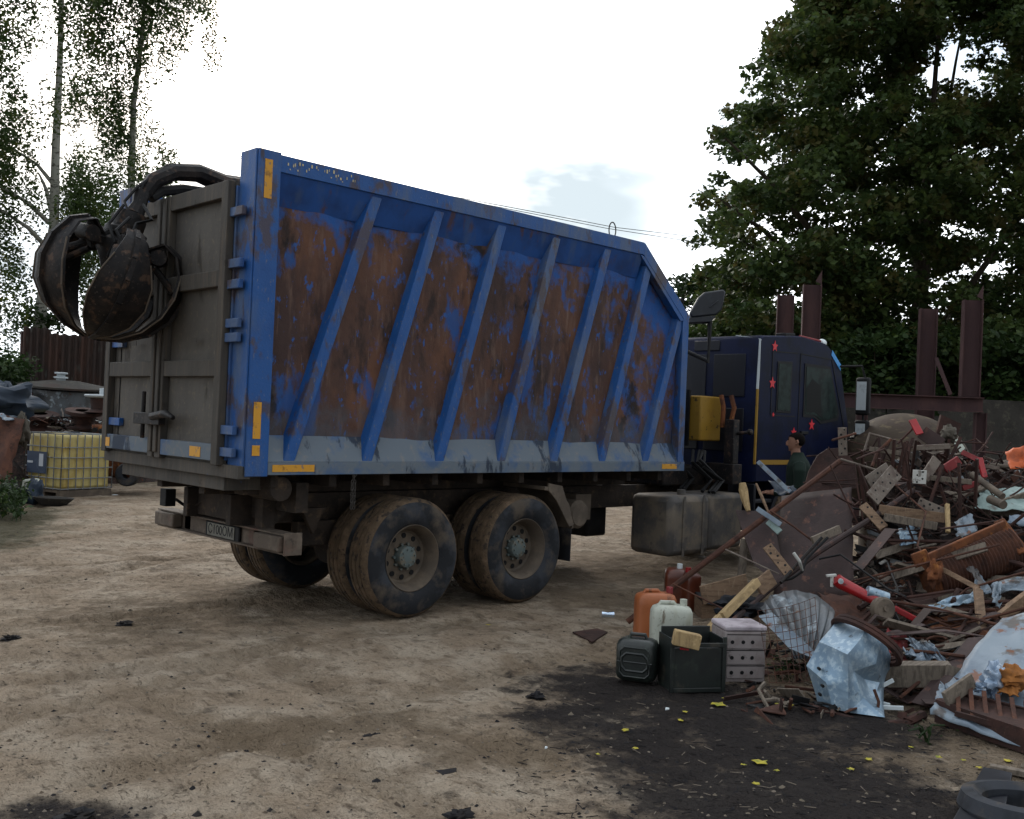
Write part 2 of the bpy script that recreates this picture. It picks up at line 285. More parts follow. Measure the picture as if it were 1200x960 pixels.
def fbm(x, y, s, oct=5, seed=0):
    """vectorised value noise"""
    x = np.asarray(x, float)*s; y = np.asarray(y, float)*s; t = np.zeros_like(x); a = 1.0; tot = 0
    for k in range(oct):
        xi = np.floor(x).astype(np.int64); yi = np.floor(y).astype(np.int64); fx = x-xi; fy = y-yi
        fx = fx*fx*(3-2*fx); fy = fy*fy*(3-2*fy)
        def h(i, j):
            v = (i*374761393 + j*668265263 + (seed+k)*982451653) & 0xffffffff
            v = ((v ^ (v >> 13))*1274126177) & 0xffffffff
            return ((v ^ (v >> 16)) & 0xffff)/65535.0
        t += a*((h(xi, yi)*(1-fx)+h(xi+1, yi)*fx)*(1-fy) + (h(xi, yi+1)*(1-fx)+h(xi+1, yi+1)*fx)*fy); tot += a
        a *= .5; x = x*2.03+11.3; y = y*2.03+5.7
    return t/tot - .5
def arrmesh(name, V, Fa, mat, attrs=None):
    me = bpy.data.meshes.new(name); nv = len(V); nf, k = Fa.shape
    me.vertices.add(nv); me.vertices.foreach_set('co', np.asarray(V, np.float32).ravel())
    me.loops.add(nf*k); me.loops.foreach_set('vertex_index', Fa.astype(np.int32).ravel())
    me.polygons.add(nf); me.polygons.foreach_set('loop_start', np.arange(0, nf*k, k, dtype=np.int32)); me.polygons.foreach_set('loop_total', np.full(nf, k, np.int32))
    me.update(calc_edges=True); me.validate()
    for an, av in (attrs or {}).items():
        a = me.attributes.new(an, 'FLOAT', 'POINT'); a.data.foreach_set('value', np.asarray(av, np.float32))
    me.materials.append(M[mat] if isinstance(mat, str) else mat)
    return me
def segdist(X, Y, a, b):
    ax, ay, bx, by = a[0], a[1], b[0], b[1]; L = (bx-ax)**2+(by-ay)**2
    t = np.clip(((X-ax)*(bx-ax)+(Y-ay)*(by-ay))/L, 0, 1)
    return np.hypot(X-(ax+t*(bx-ax)), Y-(ay+t*(by-ay)))

# ---------------------------------------------------------------- ground
def axis_grid(c, half, step, far):   # fine near the truck, coarse to the horizon
    a = list(np.arange(-half, half+step/2, step)); s = step; x = half
    ext = []
    while x < far: s *= 1.25; x += s; ext.append(x)
    return np.array([-e for e in ext[::-1]] + a + ext) + c
gx = axis_grid(1.6, 8.6, .036, 900); gy = axis_grid(0.6, 8.6, .036, 900)
GX, GY = np.meshgrid(gx, gy, indexing='ij')
near = np.clip(1 - (np.hypot(GX-2, GY-1)-9)/14, 0, 1)
H = near*(fbm(GX, GY, .35, 3, 1)*.06 + fbm(GX, GY, 1.6, 5, 2)*.05 + np.abs(fbm(GX, GY, 4, 4, 9))*.05 - np.abs(fbm(GX, GY, 9, 3, 19))*.03)
u_g = GX*.94 - GY*.34; v_g = GX*.34 + GY*.94                    # scraped and driven-over strips run roughly one way
H = H + near*np.clip(fbm(u_g*.25, v_g, 2.6, 4, 44), -.12, .3)*.10
streak = np.zeros_like(GX)
def rut(px1, py1, px2, py2, w, dpt, amp=.4):
    a = gp(px1, py1); b = gp(px2, py2); global H, streak
    wob = fbm(GX, GY, .5, 3, int(px1+py2))*amp
    d = segdist(GX+wob, GY+wob, a, b)
    H = H - dpt*np.exp(-(d/w)**2)*near + dpt*.6*np.exp(-((d-w*1.7)/(w*.6))**2)*near
    al = (GX*(b.x-a.x)+GY*(b.y-a.y))/math.hypot(b.x-a.x, b.y-a.y); side_ = (GX*(b.y-a.y)-GY*(b.x-a.x))/math.hypot(b.x-a.x, b.y-a.y)
    pr_ = np.clip(np.sin((al+np.abs(side_-a.x)*.5)*2*PI/.13)*2, -1, 1)*np.clip(fbm(GX, GY, .9, 3, int(px2))*5+.6, 0, 1)       # tyre lug prints
    H = H + .009*pr_*np.exp(-(d/(w*.9))**4)*near
    streak = np.maximum(streak, np.exp(-(d/(w*1.2))**2))
for r in [(0, 690, 300, 640, .16, .035), (0, 640, 300, 600, .15, .03), (0, 735, 420, 690, .14, .028), (60, 800, 560, 730, .2, .02), (0, 850, 330, 760, .14, .025), (180, 820, 520, 960, .16, .035),
          (330, 780, 640, 900, .15, .03), (0, 600, 220, 570, .2, .03), (100, 930, 700, 760, .18, .02), (0, 665, 250, 655, .1, .03)]: rut(*r[:4], r[4]*.8, r[5]*.7)
for xw in (.2, .5, 2.0, 2.3):                                   # flat where the wheels stand
    d = segdist(GX, GY, (-.2, xw), (9.5, xw)); H = H*np.clip((d-.05)/.35, 0, 1)
oil = np.zeros_like(GX)
for (x1, y1, x2, y2, r) in [(700, 800, 1000, 850, .42), (730, 850, 850, 930, .42), (820, 830, 950, 930, .55), (850, 950, 1080, 955, .45), (640, 840, 760, 820, .22), (780, 800, 840, 815, .4)]:
    d = segdist(GX, GY, gp(x1, y1), gp(x2, y2)); oil = np.maximum(oil, np.clip(1.1-d/(r*1.9), 0, 1)*.95)
for (x1, y1, r) in [(110, 958, .2), (45, 950, .18), (10, 748, .12)]:
    p = gp(x1, y1); oil = np.maximum(oil, np.clip(.95-np.hypot(GX-p.x, GY-p.y)/(r*1.6), 0, 1))
dark_soil = np.zeros_like(GX)  # mask for the darker soil, damp round the heap base
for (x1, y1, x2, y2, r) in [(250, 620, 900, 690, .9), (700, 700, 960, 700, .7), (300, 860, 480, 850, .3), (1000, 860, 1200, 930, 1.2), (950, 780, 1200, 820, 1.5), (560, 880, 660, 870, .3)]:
    d = segdist(GX, GY, gp(x1, y1), gp(x2, y2)); dark_soil = np.maximum(dark_soil, np.clip(1.1-d/(r*1.6), 0, 1)*.85)
p = gp(930, 690); dark_soil = np.maximum(dark_soil, .8*np.clip(1-segdist(GX, GY, (0, 1.2), (9, 1.2))/1.9, 0, 1))  # soil coloured darker in a soft band beneath the truck
far = np.clip((np.hypot(GX-0, GY+2)-15)/6, 0, 1); grassy = np.maximum(far, np.clip(1.2-segdist(GX, GY, gp(-60, 640), gp(10, 600))/1.3, 0, 1))
n0, n1 = GX.shape; idx = np.arange(n0*n1).reshape(n0, n1)
Fq = np.stack([idx[:-1, :-1], idx[1:, :-1], idx[1:, 1:], idx[:-1, 1:]], -1).reshape(-1, 4)
me = arrmesh('ground', np.stack([GX.ravel(), GY.ravel(), H.ravel()], 1), Fq, 'ground', dict(oil=oil.ravel(), dark_soil=dark_soil.ravel(), streak=streak.ravel(), grassy=grassy.ravel()))
me.polygons.foreach_set('use_smooth', [True]*len(me.polygons))
o = bpy.data.objects.new('ground', me); COL.objects.link(o); tag(o, kind='structure')

# ---------------------------------------------------------------- the truck
T = empty('dump_truck', 'dark blue cab truck with tall rust-stained blue scrap body, seen from its rear corner', 'truck')
zb, zt, Lt, Lf, zc, W = 1.283, 3.763, 4.68, 5.567, 3.04, 2.5
body = MB()
# bed floor, inner walls, front wall, slope
body.box((.05, .12, zb+.02), (Lf-.02, W-.12, zb+.14))
bo = part(body, 'scrap_body', 'blue_dark', T)
def side_pts(y): return [(.2, y, zb+.1), (Lf-.03, y, zb+.1), (Lf-.03, y, zc-.02), (Lt-.02, y, zt-.04), (.2, y, zt-.04)]
# side sheet subdivided, slightly dented
def side_sheet(y0, sgn, name):
    nx, nz = 110, 50; V = []; pl = []; gr = []
    for i in range(nx+1):
        x = .18 + (Lf-.2)*i/nx
        top = zt-.05 if x < Lt else zt-.05-(x-Lt)/(Lf-Lt)*(zt-zc)
        for j in range(nz+1):
            z = zb+.1 + (top-zb-.1)*j/nz
            dn = mnoise.noise(Vector((x*1.3, 0, z*1.1)))*.025 + mnoise.noise(Vector((x*4, 7, z*4)))*.006
            V.append((x, y0 + sgn*dn, z)); 
            fz = (top-z)
            pl.append(max(0, .56 - abs(fz-.36)/.5) + (.22 if x > Lt-.1 else 0) + max(0, (x-2.6)/22)); gr.append(max(0, min(1, .75-(z-zb-.3)/.75)))
    V = np.array(V); idx = np.arange((nx+1)*(nz+1)).reshape(nx+1, nz+1)
    Fq = np.stack([idx[:-1, :-1], idx[1:, :-1], idx[1:, 1:], idx[:-1, 1:]], -1).reshape(-1, 4)
    me = arrmesh(name, V, Fq, 'panel', dict(paintleft=pl, grime=gr)); me.polygons.foreach_set('use_smooth', [True]*len(me.polygons))
    o = bpy.data.objects.new(name, me); COL.objects.link(o); o.parent = bo
    so_ = o.modifiers.new('thick', 'SOLIDIFY'); so_.thickness = .006
    return o
for y0, sg in ((.10, 1), (W-.10, -1)): side_sheet(y0, sg, 'side_panel')
ribs = [((1.16, 3.68), (.38, 1.36)), ((1.84, 3.67), (1.13, 1.36)), ((2.6, 3.64), (1.92, 1.36)), ((3.34, 3.62), (2.68, 1.36)), ((4.12, 3.63), (3.4, 1.36)), ((4.82, 3.55), (4.13, 1.36)), ((5.43, 3.02), (4.85, 1.36))]
for y0, s in ((0.0, 1), (W, -1)):
    m = MB(); m.prism([(.2, y0, zb), (Lf, y0, zb), (Lf, y0, zb+.1), (.2, y0, zb+.1)], (0, s*.1, 0), 0)
    m.prism([(.2, y0+s*.004, zb+.101), (.2, y0+s*.098, zb+.31), (.2, y0+s*.098, zb+.101)], (Lf-.2, 0, 0), 0)
    sub(m, 'bottom_rail', 'blue_dusty', bo, bevel=.004)
    m = MB(); m.prism([(.0, y0, zt-.135), (Lt, y0, zt-.135), (Lt+.02, y0, zt-.01), (Lt, y0, zt), (0, y0, zt)], (0, s*.10, 0))
    m.prism([(Lt, y0+s*.001, zt-.135), (Lt+.02, y0+s*.001, zt-.004), (Lf+.002, y0+s*.001, zc), (Lf-.09, y0+s*.001, zc-.06)], (0, s*.098, 0))
    m.prism([(Lt-.05, y0+s*.004, zt-.14), (Lt+.03, y0+s*.004, zt-.15), (Lf-.1, y0+s*.004, zc-.05), (Lf-.18, y0+s*.004, zc-.06)], (0, s*.09, 0))
    sub(m, 'top_rail', 'blue', bo, bevel=.004)
    m = MB(); m.prism([(.2, y0+s*.012, zt-.135), (.2, y0+s*.094, zt-.38), (.2, y0+s*.094, zt-.135)], (Lt-.2, 0, 0))
    sub(m, 'upper_flare', 'blue_dark', bo)
    m = MB(); m.box((Lf-.13, min(y0+s*.002, y0+s*.1), zb+.1), (Lf-.02, max(y0+s*.002, y0+s*.1), zc-.02)); sub(m, 'front_post', 'blue', bo, bevel=.004)
    for (xt, z1), (xb, z0) in ribs:
        m = MB(); d = Vector((xt-xb, 0, z1-z0)).normalized(); hw = .07
        P0 = Vector((xb, y0+s*.05, z0)); P1 = Vector((xt, y0+s*.02, z1))
        n_ = Vector((d.z, 0, -d.x))*hw
        vs = []
        for P, dep in ((P0, .075 if 1 else 0), (P1, .085)):
            yo = P.y if P is P1 else y0 + s*.008
            vs += [Vector((P.x, yo, P.z))-n_*.72, Vector((P.x, yo, P.z))+n_*.72, Vector((P.x, y0+s*.11, P.z))+n_, Vector((P.x, y0+s*.11, P.z))-n_]
        m.add(vs, [(0,3,2,1),(4,5,6,7),(0,1,5,4),(1,2,6,5),(2,3,7,6),(3,0,4,7)])
        sub(m, 'rib', 'blue', bo, bevel=.008)
    # rear corner post
    m = MB(); m.box((-.015, min(y0, y0+s*.235), zb-.005), (.0, max(y0, y0+s*.235), zt+.012)); m.box((-.0, min(y0-s*.012, y0+s*.12), zb-.01), (.195, max(y0-s*.012, y0+s*.12), zt+.012))
    m.box((-.035, min(y0+s*.235, y0+s*.27), zb+.1), (-.0, max(y0+s*.235, y0+s*.27), zt-.25))
    sub(m, 'corner_post', 'blue', bo, bevel=.005)
m = MB(); m.box((Lf-.02, .1, zb), (Lf, W-.1, zc-.02)); m.prism([(Lt, .1, zt-.05), (Lf-.02, .1, zc-.04), (Lf, .1, zc-.02), (Lt+.01, .1, zt-.03)], (0, W-.2, 0)); sub(m, 'front_wall', 'blue_dark', bo)
m = MB(); m.box((-.05, .0, zb-.03), (.05, W, zb+.07)); m.box((.0, .3, zb-.14), (.5, W-.3, zb-.031)); sub(m, 'rear_sill', 'door_grime', bo, bevel=.004)
# reflective strips
for (a, b) in [((-.001, 0, 0), 0)]: pass
for (x0, z0, z1) in [(.04, zb+.28, zb+.56), (.04, zb+.15, zb+.23), (.045, zt-.36, zt-.06)]:
    m = MB(); m.box((x0+.01, -.0165, z0), (x0+.075, -.0125, z1)); sub(m, 'reflective_strip', 'reflector', bo)
for x0, x1 in ((.24, .62), (5.15, 5.42)):
    m = MB(); m.box((x0, -.004, zb+.025), (x1, -.0005, zb+.08)); sub(m, 'reflective_strip', 'reflector', bo)
m = MB(); rr = random.Random(3)
for k in range(34):
    x = .26 + k*.021 + rr.uniform(-.004, .004); z = zt-.075 + rr.uniform(-.03, .03); 
    if rr.random() < .25: continue
    m.box((x, -.003, z), (x+rr.uniform(.004, .014), -.0005, z+rr.uniform(.006, .03)))
sub(m, 'worn_lettering', 'worn_letters', bo)
m = MB(); m.tube([Vector((4.2, .05, zt)) + Vector((math.cos(a)*.055, 0, math.sin(a)*.085+.06)) for a in np.linspace(-1.0, PI+1.0, 14)], .007, 6); sub(m, 'lifting_ring', 'wire', bo)
# doors (two leaves) at the rear
zd0, zd1 = zb+.06, 3.55
for (ya, yb, hs) in ((.255, 1.345, 1), (2.245, 1.375, -1)):
    y0, y1 = min(ya, yb), max(ya, yb)
    if hs < 0: y0, y1 = 1.385, 2.46
    m = MB(); m.box((-.035, y0, zd0), (-.015, y1, zd1))
    do = part(m, 'door', 'door_plate', T); do['label'] = 'grimy grey-brown rear door leaf, %s' % ('right one' if hs > 0 else 'left one')
    m = MB(); t = .1
    m.box((-.10, y0, zd0), (-.0355, y0+t, zd1)); m.box((-.10, y1-t, zd0), (-.0355, y1, zd1))
    m.box((-.118, y1-.06 if hs > 0 else y0, zd0+.05), (-.101, y1 if hs > 0 else y0+.06, zd1-.02))
    sub(m, 'door_frame', 'door_grime', do, bevel=.006)
    for zr in (zd0+.16, 2.16, 2.86, zd1):
        m = MB(); m.box((-.095, y0+t, zr-.13), (-.0355, y1-t, zr)); sub(m, 'cross_rail', 'blue_dusty' if zr < 1.6 else 'door_grime', do, bevel=.006)
    for yy in ((y0+.15, y0+.33),) if hs > 0 else ((y1-.3, y1-.14),):
        m = MB(); m.box((-.099, yy[0]+.12, zd0+.05), (-.0955, yy[1]+.12, zd0+.13)); sub(m, 'reflective_strip', 'reflector', do)
    m = MB(); m.box((-.105, y0+.4, 2.3), (-.1, y0+.5, 2.34)); m.tube([(-.06, y0+.12, 2.0), (-.06, y0+.12, 3.5)], .014); 
    sub(m, 'locking_bar', 'door_grime', do)
yh = 0.27
for zh in (1.45, 1.62, 2.33, 2.44, 2.74, 2.9, 3.3):                  # hinge lugs on both corner posts
    for y_a, y_b in ((.07, .37), (W-.07, W-.37)):
        m = MB(); m.box((-.075 if y_a < 1 else -.08, min(y_a, y_b), zh-.035), (-.0155-.02, max(y_a, y_b), zh+.035)); sub(m, 'hinge', 'blue', bo, bevel=.005)
m = MB(); m.box((-.16, 1.15, 1.62), (-.1, 1.65, 1.72)); m.tube([(-.15, 1.3, 1.69), (-.2, .95, 1.72), (-.2, .8, 1.69)], [.035, .035, .02]); m.tube([(-.13, 1.52, 1.5), (-.13, 1.52, 1.9)], .02)
part(m, 'door_latch', 'soot', T, bevel=.006)
m = MB()
for k in range(11):
    c = Vector((1.02, .02, 1.27 - k*.026)); a = k*PI/2; u = Vector((math.cos(a), math.sin(a), 0))
    for dx in ((0,) if k < 2 else (-.012, .014)):
        cc = c + Vector((dx, 0, 0)); m.tube([cc + u*(math.cos(t)*.011) + Vector((0, 0, math.sin(t)*.02)) for t in np.linspace(0, 2*PI, 9)], .0035, 5)
m.tube([(1.0, .02, 1.3), (1.03, .02, 1.26), (1.05, .02, 1.28)], .007, 6)
part(m, 'chain', 'wire', T)

# chassis
m = MB()
for y in (.86, 1.64):
    m.beam((.35, y, .93), (9.0, y, .93), .08, .26, (0, 1, 0)); m.box((.1, y-.05, 1.07), (5.5, y+.05, 1.25))
for x in (.5, 1.4, 2.4, 3.4, 4.4, 5.4, 6.6): m.box((x-.05, .9, .82), (x+.05, 1.6, 1.04))
for x in np.arange(.35, 5.4, .55): m.box((x-.035, .14, 1.17), (x+.035, W-.14, 1.28))
part(m, 'chassis_frame', 'chassis', T, bevel=.006)
m = MB()                                                            # rear hangers and brackets behind the bumper
for y in (.62, 1.88): m.box((.5, y-.06, .62), (.62, y+.06, 1.26)); m.prism([(.62, y-.03, 1.25), (1.1, y-.03, 1.25), (.62, y-.03, .8)], (0, .06, 0))
m.box((.55, .7, .86), (.68, 1.8, 1.1)); m.box((.2, .35, 1.1), (.34, .5, 1.25)); m.tube([(.42, .15, 1.16), (.42, .55, 1.16)], .1, 14)
m.tube([(.5, 1.2, 1.0), (.45, 1.0, .95), (.5, .85, 1.05)], .012); m.tube([(.5, 1.9, 1.0), (.44, 1.6, .9), (.5, 1.35, 1.02)], .012)
m.box((.62, .25, .95), (.74, .8, 1.2)); m.prism([(.9, .6, .95), (1.15, .6, .95), (1.03, .6, .72)], (0, .05, 0))
part(m, 'rear_bracket', 'chassis', T, bevel=.006)
m = MB(); m.box((.95, .72, .6), (3.9, .84, .82)); m.box((.95, 1.68, .6), (3.9, 1.8, .82)); m.box((2.2, .6, .45), (2.7, .9, .75)); m.box((2.2, 1.6, .45), (2.7, 1.9, .75))
part(m, 'leaf_spring', 'chassis', T, bevel=.01)
wx = (1.737, 3.118); RT = .53
def wheel(x, y_out, s, dual_out=True, steer=False, inner=False):
    """y_out = outer sidewall plane, s=+1 when the truck centre lies at +Y"""
    r = RT; wd = .30
    prof = [(.298, .035), (.33, .006), (.40, .0), (.46, .003), (.495, .018), (.515, .035), (.527, .052), (.53, .08), (.518, .085), (.518, .095), (.53, .10), (.53, .14), (.518, .144), (.518, .156), (.53, .16),
            (.53, .20), (.518, .205), (.518, .215), (.53, .22), (.527, .248), (.515, .265), (.495, .282), (.46, .297), (.40, .3), (.33, .294), (.298, .265)]
    c = Vector((x, y_out, r)); d = Vector((0, s, 0))
    m = MB(); m.lathe([(a*1.0, h) for a, h in prof], c, d, 72, mats=[0 if (i < 4 or i > 20) else 1 for i in range(len(prof)-1)])
    return m, c, d
def full_wheel(x, y_out, s, outer):
    m, c, d = wheel(x, y_out, s)
    m0 = MB(); q = []
    if outer:
        q = [(.298, .03), (.292, .026), (.284, .034), (.276, .05), (.262, .07), (.246, .12), (.235, .17), (.215, .185), (.13, .17), (.105, .17)]
    else:
        q = [(.298, .03), (.284, .034), (.27, .06), (.26, .25), (.284, .28), (.298, .27)]
    m0.lathe(q, c, d, 48)
    if outer: m0.lathe([(.298, .27), (.28, .262), (.27, .24), (.26, .20), (.235, .17)], c, d, 48)
    root = part(m0, 'wheel', 'rim', T)
    sub(m, 'tyre', ['rubber', 'tread'], root, sharp=50)
    if outer:
        m = MB(); m.lathe([(.10, .172), (.10, .12), (.092, .10), (.075, .092), (.0, .09)], c, d, 24)
        for k in range(10):
            a = 2*PI*k/10; p = c + Vector((math.cos(a)*.115, 0, math.sin(a)*.115)); m.tube([p+d*.172, p+d*.14], .013, 6)
        for k in range(8):
            a = 2*PI*k/8+.2; p = c + Vector((math.cos(a)*.07, 0, math.sin(a)*.07)); m.tube([p+d*.10, p+d*.08], .009, 6)
        sub(m, 'hub', 'hub', root)
        m = MB()
        for k in range(10):
            if s < 0: break
            a = 2*PI*k/10+.3; p = c + Vector((math.cos(a)*.185, 0, math.sin(a)*.185)); m = MB(); m.tube([p+d*.184, p+d*.172], .024, 12)
            sub(m, 'hand_hole', 'black', root)
    return root
for x in wx:
    for y0, s in ((.057, 1), (W-.057, -1)):
        full_wheel(x, y0, s, True); full_wheel(x, y0+s*.335, s, False)
for y0, s in ((.12, 1), (W-.12, -1)): full_wheel(8.25, y0, s, True)
m = MB(); m.tube([(wx[0], .4, .53), (wx[0], 2.1, .53)], .1, 12); m.tube([(wx[1], .4, .53), (wx[1], 2.1, .53)], .1, 12); m.lathe([(0, -.2), (.2, -.15), (.24, 0), (.2, .15), (0, .2)], (wx[0], 1.25, .55), (1, 0, 0), 16); m.lathe([(0, -.2), (.2, -.15), (.24, 0), (.2, .15), (0, .2)], (wx[1], 1.25, .55), (1, 0, 0), 16)
m.tube([(8.25, .4, .5), (8.25, 2.1, .5)], .07, 10)
part(m, 'axle', 'chassis', T)
# mudguard behind the second axle
for y0, s in ((.06, 1), (W-.06, -1)):
    m = MB(); pr = [(3.35, 1.14), (3.56, 1.12), (3.72, .95), (3.80, .70), (3.78, .70), (3.69, .93), (3.54, 1.08), (3.35, 1.10)]
    m.prism([(x, y0, z) for x, z in pr], (0, s*.6, 0)); m.prism([(3.40, y0-s*.004, 1.17), (3.6, y0-s*.004, 1.14), (3.80, y0-s*.004, .74), (3.73, y0-s*.004, .72), (3.52, y0-s*.004, 1.0), (3.40, y0-s*.004, 1.1)], (0, s*.02, 0))
    part(m, 'mudguard', 'dusty_metal', T, bevel=.004)
    m = MB(); m.box((3.79, min(y0+s*.03, y0+s*.57), .36), (3.80, max(y0+s*.03, y0+s*.57), .74)); part(m, 'mud_flap', 'rubber', T)
m = MB(); m.lathe([(0, -.25), (.12, -.25), (.15, -.22), (.15, .22), (.12, .25), (0, .25)], (4.05, .45, .82), (0, 1, 0), 20); m.box((4.3, .5, .72), (4.55, .8, 1.0)); part(m, 'air_tank', 'dusty_metal', T)
m = MB(); m.box((4.05, 1.9, .68), (4.6, 2.35, 1.0)); m.box((4.75, 1.85, .3), (5.6, 2.4, .95)); part(m, 'tool_box', 'dusty_metal', T, bevel=.03)
# fuel tank with rounded edges
m = MB(); m.box((5.38, .02, .30), (6.15, .62, .99)); ft = part(m, 'fuel_tank', 'tank', T, bevel=.07)
m = MB(); m.box((6.158, .03, .33), (6.86, .60, 1.0)); sub(m, 'tank_front_half', 'tank', ft, bevel=.06)
m = MB(); m.beam((5.62, .012, .30), (5.62, .012, .99), .04, .006, (1, 0, 0)); m.beam((6.0, .012, .30), (6.0, .012, .99), .04, .006, (1, 0, 0)); m.tube([(5.8, .2, .99), (5.8, .2, 1.05)], .05, 12); m.tube([(6.05, .0, .26), (6.05, .3, .26)], .02, 8); sub(m, 'tank_strap', 'tank', ft)
m = MB(); m.box((5.0, .95, .45), (5.36, 1.5, .95)); part(m, 'battery_box', 'black', T, bevel=.03)
# rear bumper with lights and number plate
m = MB(); m.box((.50, .10, .65), (.56, 2.38, .79)); m.box((.44, .10, .785), (.58, 2.38, .80)); m.box((.44, .10, .636), (.58, 2.38, .65)); m.box((.435, .095, .63), (.60, .11, .81))
bp_ = part(m, 'bumper', 'bumper_paint', T, bevel=.003)
for ya, yb in ((.13, .52), (1.98, 2.36)):
    m = MB(); m.box((.40, ya, .655), (.499, yb, .78)); tl = sub(m, 'tail_light', 'bumper_paint', bp_, bevel=.012); tl['label'] = 'mud-covered tail light block'
m = MB(); m.box((.47, .88, .64), (.498, 1.48, .775)); sub(m, 'plate_holder', 'black', bp_, bevel=.01)
m = MB(); m.box((.463, .95, .655), (.469, 1.43, .765)); sub(m, 'number_plate', 'plate_num', bp_, bevel=.003)
def text_mesh(name, body_, size, mat, parent, mtx, ext=.001):
    cu = bpy.data.curves.new(name, 'FONT'); cu.body = body_; cu.size = size; cu.extrude = ext; cu.align_x = 'CENTER'; cu.align_y = 'CENTER'
    t = bpy.data.objects.new(name, cu); COL.objects.link(t); dg = bpy.context.evaluated_depsgraph_get(); me = bpy.data.meshes.new_from_object(t.evaluated_get(dg))
    bpy.data.objects.remove(t); o = bpy.data.objects.new(name, me); COL.objects.link(o); me.materials.clear(); me.materials.append(M[mat]); me.transform(mtx); o.parent = parent; return o
text_mesh('plate_lettering', 'С100ОМ', .115, 'ink', bp_, Matrix(((0, 0, -1, .462), (-1, 0, 0, 1.19), (0, 1, 0, .71), (0, 0, 0, 1))))
m = MB(); m.box((.3, 1.93, .86), (.4, 2.05, 1.02)); m.tube([(.38, 1.9, .93), (.5, 1.9, .85)], .015); part(m, 'marker_lamp', 'black', T, bevel=.02)

# cab
cx0, cx1 = 7.2, 9.62
prof = [(cx0, 1.12), (cx0, 2.93), (cx0+.05, 2.985), (8.2, 3.06), (8.85, 3.02), (9.12, 2.9), (9.3, 2.7), (9.56, 1.95), (9.66, 1.5), (9.66, .6), (8.9, .6), (8.8, .95), (8.55, 1.12), (7.95, 1.12), (7.75, .95), (7.7, 1.12)]
def cab_side(y): return [(x, y, z) for x, z in prof]
m = MB(); n = len(prof); ys = [.10, .14, W-.14, W-.10]
rows = []
for y, sh in ((.16, .045), (.10, 0.0), (W-.10, 0.0), (W-.16, .045)):
    cxm, czm = 8.4, 1.9
    rows.append([(x + (cxm-x)*sh*(.6 if sh else 0), y, z + (czm-z)*sh*(.8 if z > 1.2 else 0)) for x, z in prof])
vs = [p for r_ in rows for p in r_]; fs = [tuple(range(n)), tuple(range(3*n, 4*n))[::-1]]
rows2 = 3
for a in range(3):
    for i in range(n): fs.append((a*n+i, (a+1)*n+i, (a+1)*n+(i+1) % n, a*n+(i+1) % n))
# replace first/last by flat caps at y=.10 : put caps on the outer rings
m.add(vs, fs)
# reorder so the widest rings sit outermost
m = MB(); vs = []
for y, sh in ((.10, .02), (.15, 0), (W-.15, 0), (W-.10, .02)):
    vs += [(x+(8.4-x)*sh, y, z+(1.9-z)*sh) for x, z in prof]
m.add(vs, [tuple(range(n))] + [tuple(range(3*n, 4*n))[::-1]] + [(a*n+i, (a+1)*n+i, (a+1)*n+(i+1) % n, a*n+(i+1) % n) for a in range(3) for i in range(n)])
cb = part(m, 'cab', 'cab_blue', T, sharp=50)
ysd = .0985
def pane(pts, y, th, name, mat, parent, **k):
    m = MB(); m.prism([(x, y, z) for x, z in pts], (0, th, 0)); return sub(m, name, mat, parent, **k)
# side windows, doors, windscreen
for y, s in ((ysd, -1), (W-ysd, 1)):
    pane([(7.62, 2.02), (7.62, 2.68), (7.98, 2.70), (7.98, 2.02)], y, s*.006, 'window_seal', 'black', cb, bevel=.002)
    pane([(7.65, 2.05), (7.65, 2.65), (7.95, 2.67), (7.95, 2.05)], y+s*.0065, s*.004, 'sleeper_window', 'cab_glass_reflect', cb)
    pane([(8.30, 1.98), (8.30, 2.70), (8.98, 2.70), (9.28, 2.05), (9.24, 1.96), (8.78, 1.90), (8.6, 1.98)], y, s*.006, 'window_seal', 'black', cb)
    pane([(8.34, 2.02), (8.34, 2.66), (8.96, 2.66), (9.23, 2.07), (9.2, 2.0), (8.78, 1.94), (8.6, 2.02)], y+s*.0065, s*.004, 'door_window', 'cab_glass_reflect', cb)
    pane([(8.36, 2.05), (8.36, 2.38), (8.50, 2.5), (8.72, 2.42), (8.78, 1.99), (8.6, 2.05)], y+s*.011, s*.002, 'seat_silhouette', 'interior', cb)
    for pl in ([(8.18, 1.2), (8.19, 2.82)], [(8.19, 2.82), (9.02, 2.80)], [(9.02, 2.80), (9.42, 1.9)], [(9.42, 1.9), (9.36, 1.25)], [(7.5, 1.98), (8.1, 1.98)], [(7.5, 1.98), (7.5, 2.8)], [(7.5, 2.8), (8.1, 2.82)]):
        m = MB(); m.beam((pl[0][0], y+s*.001, pl[0][1]), (pl[1][0], y+s*.001, pl[1][1]), .014, .006, (0, 0, 1) if abs(pl[0][1]-pl[1][1]) < .3 else (1, 0, 0)); sub(m, 'door_gap', 'black', cb)
    m = MB(); m.box((8.24, min(y, y+s*.03), 1.75), (8.42, max(y, y+s*.03), 1.79)); sub(m, 'door_handle', 'black', cb, bevel=.006)
    pane([(7.3, 1.345), (7.3, 1.405), (8.25, 1.405), (8.25, 1.345)], y+s*.0005, s*.004, 'yellow_stripe', 'yellow', cb)
    pane([(9.0, 2.86), (9.02, 2.93), (9.28, 2.74), (9.27, 2.66)], y+s*.0005, s*.005, 'blue_sticker', 'blue_sticker', cb)
m = MB(); m.beam((7.20, .115, 1.35), (7.205, .115, 2.30), .022, .03, (0, 1, 0)); sub(m, 'yellow_edge_trim', 'yellow', cb)
m = MB(); m.beam((7.20, .115, 2.301), (7.225, .115, 2.93), .022, .03, (0, 1, 0)); m.beam((7.225, .115, 2.93), (7.26, .5, 2.99), .02, .02); sub(m, 'grey_edge_trim', 'white_trim', cb)
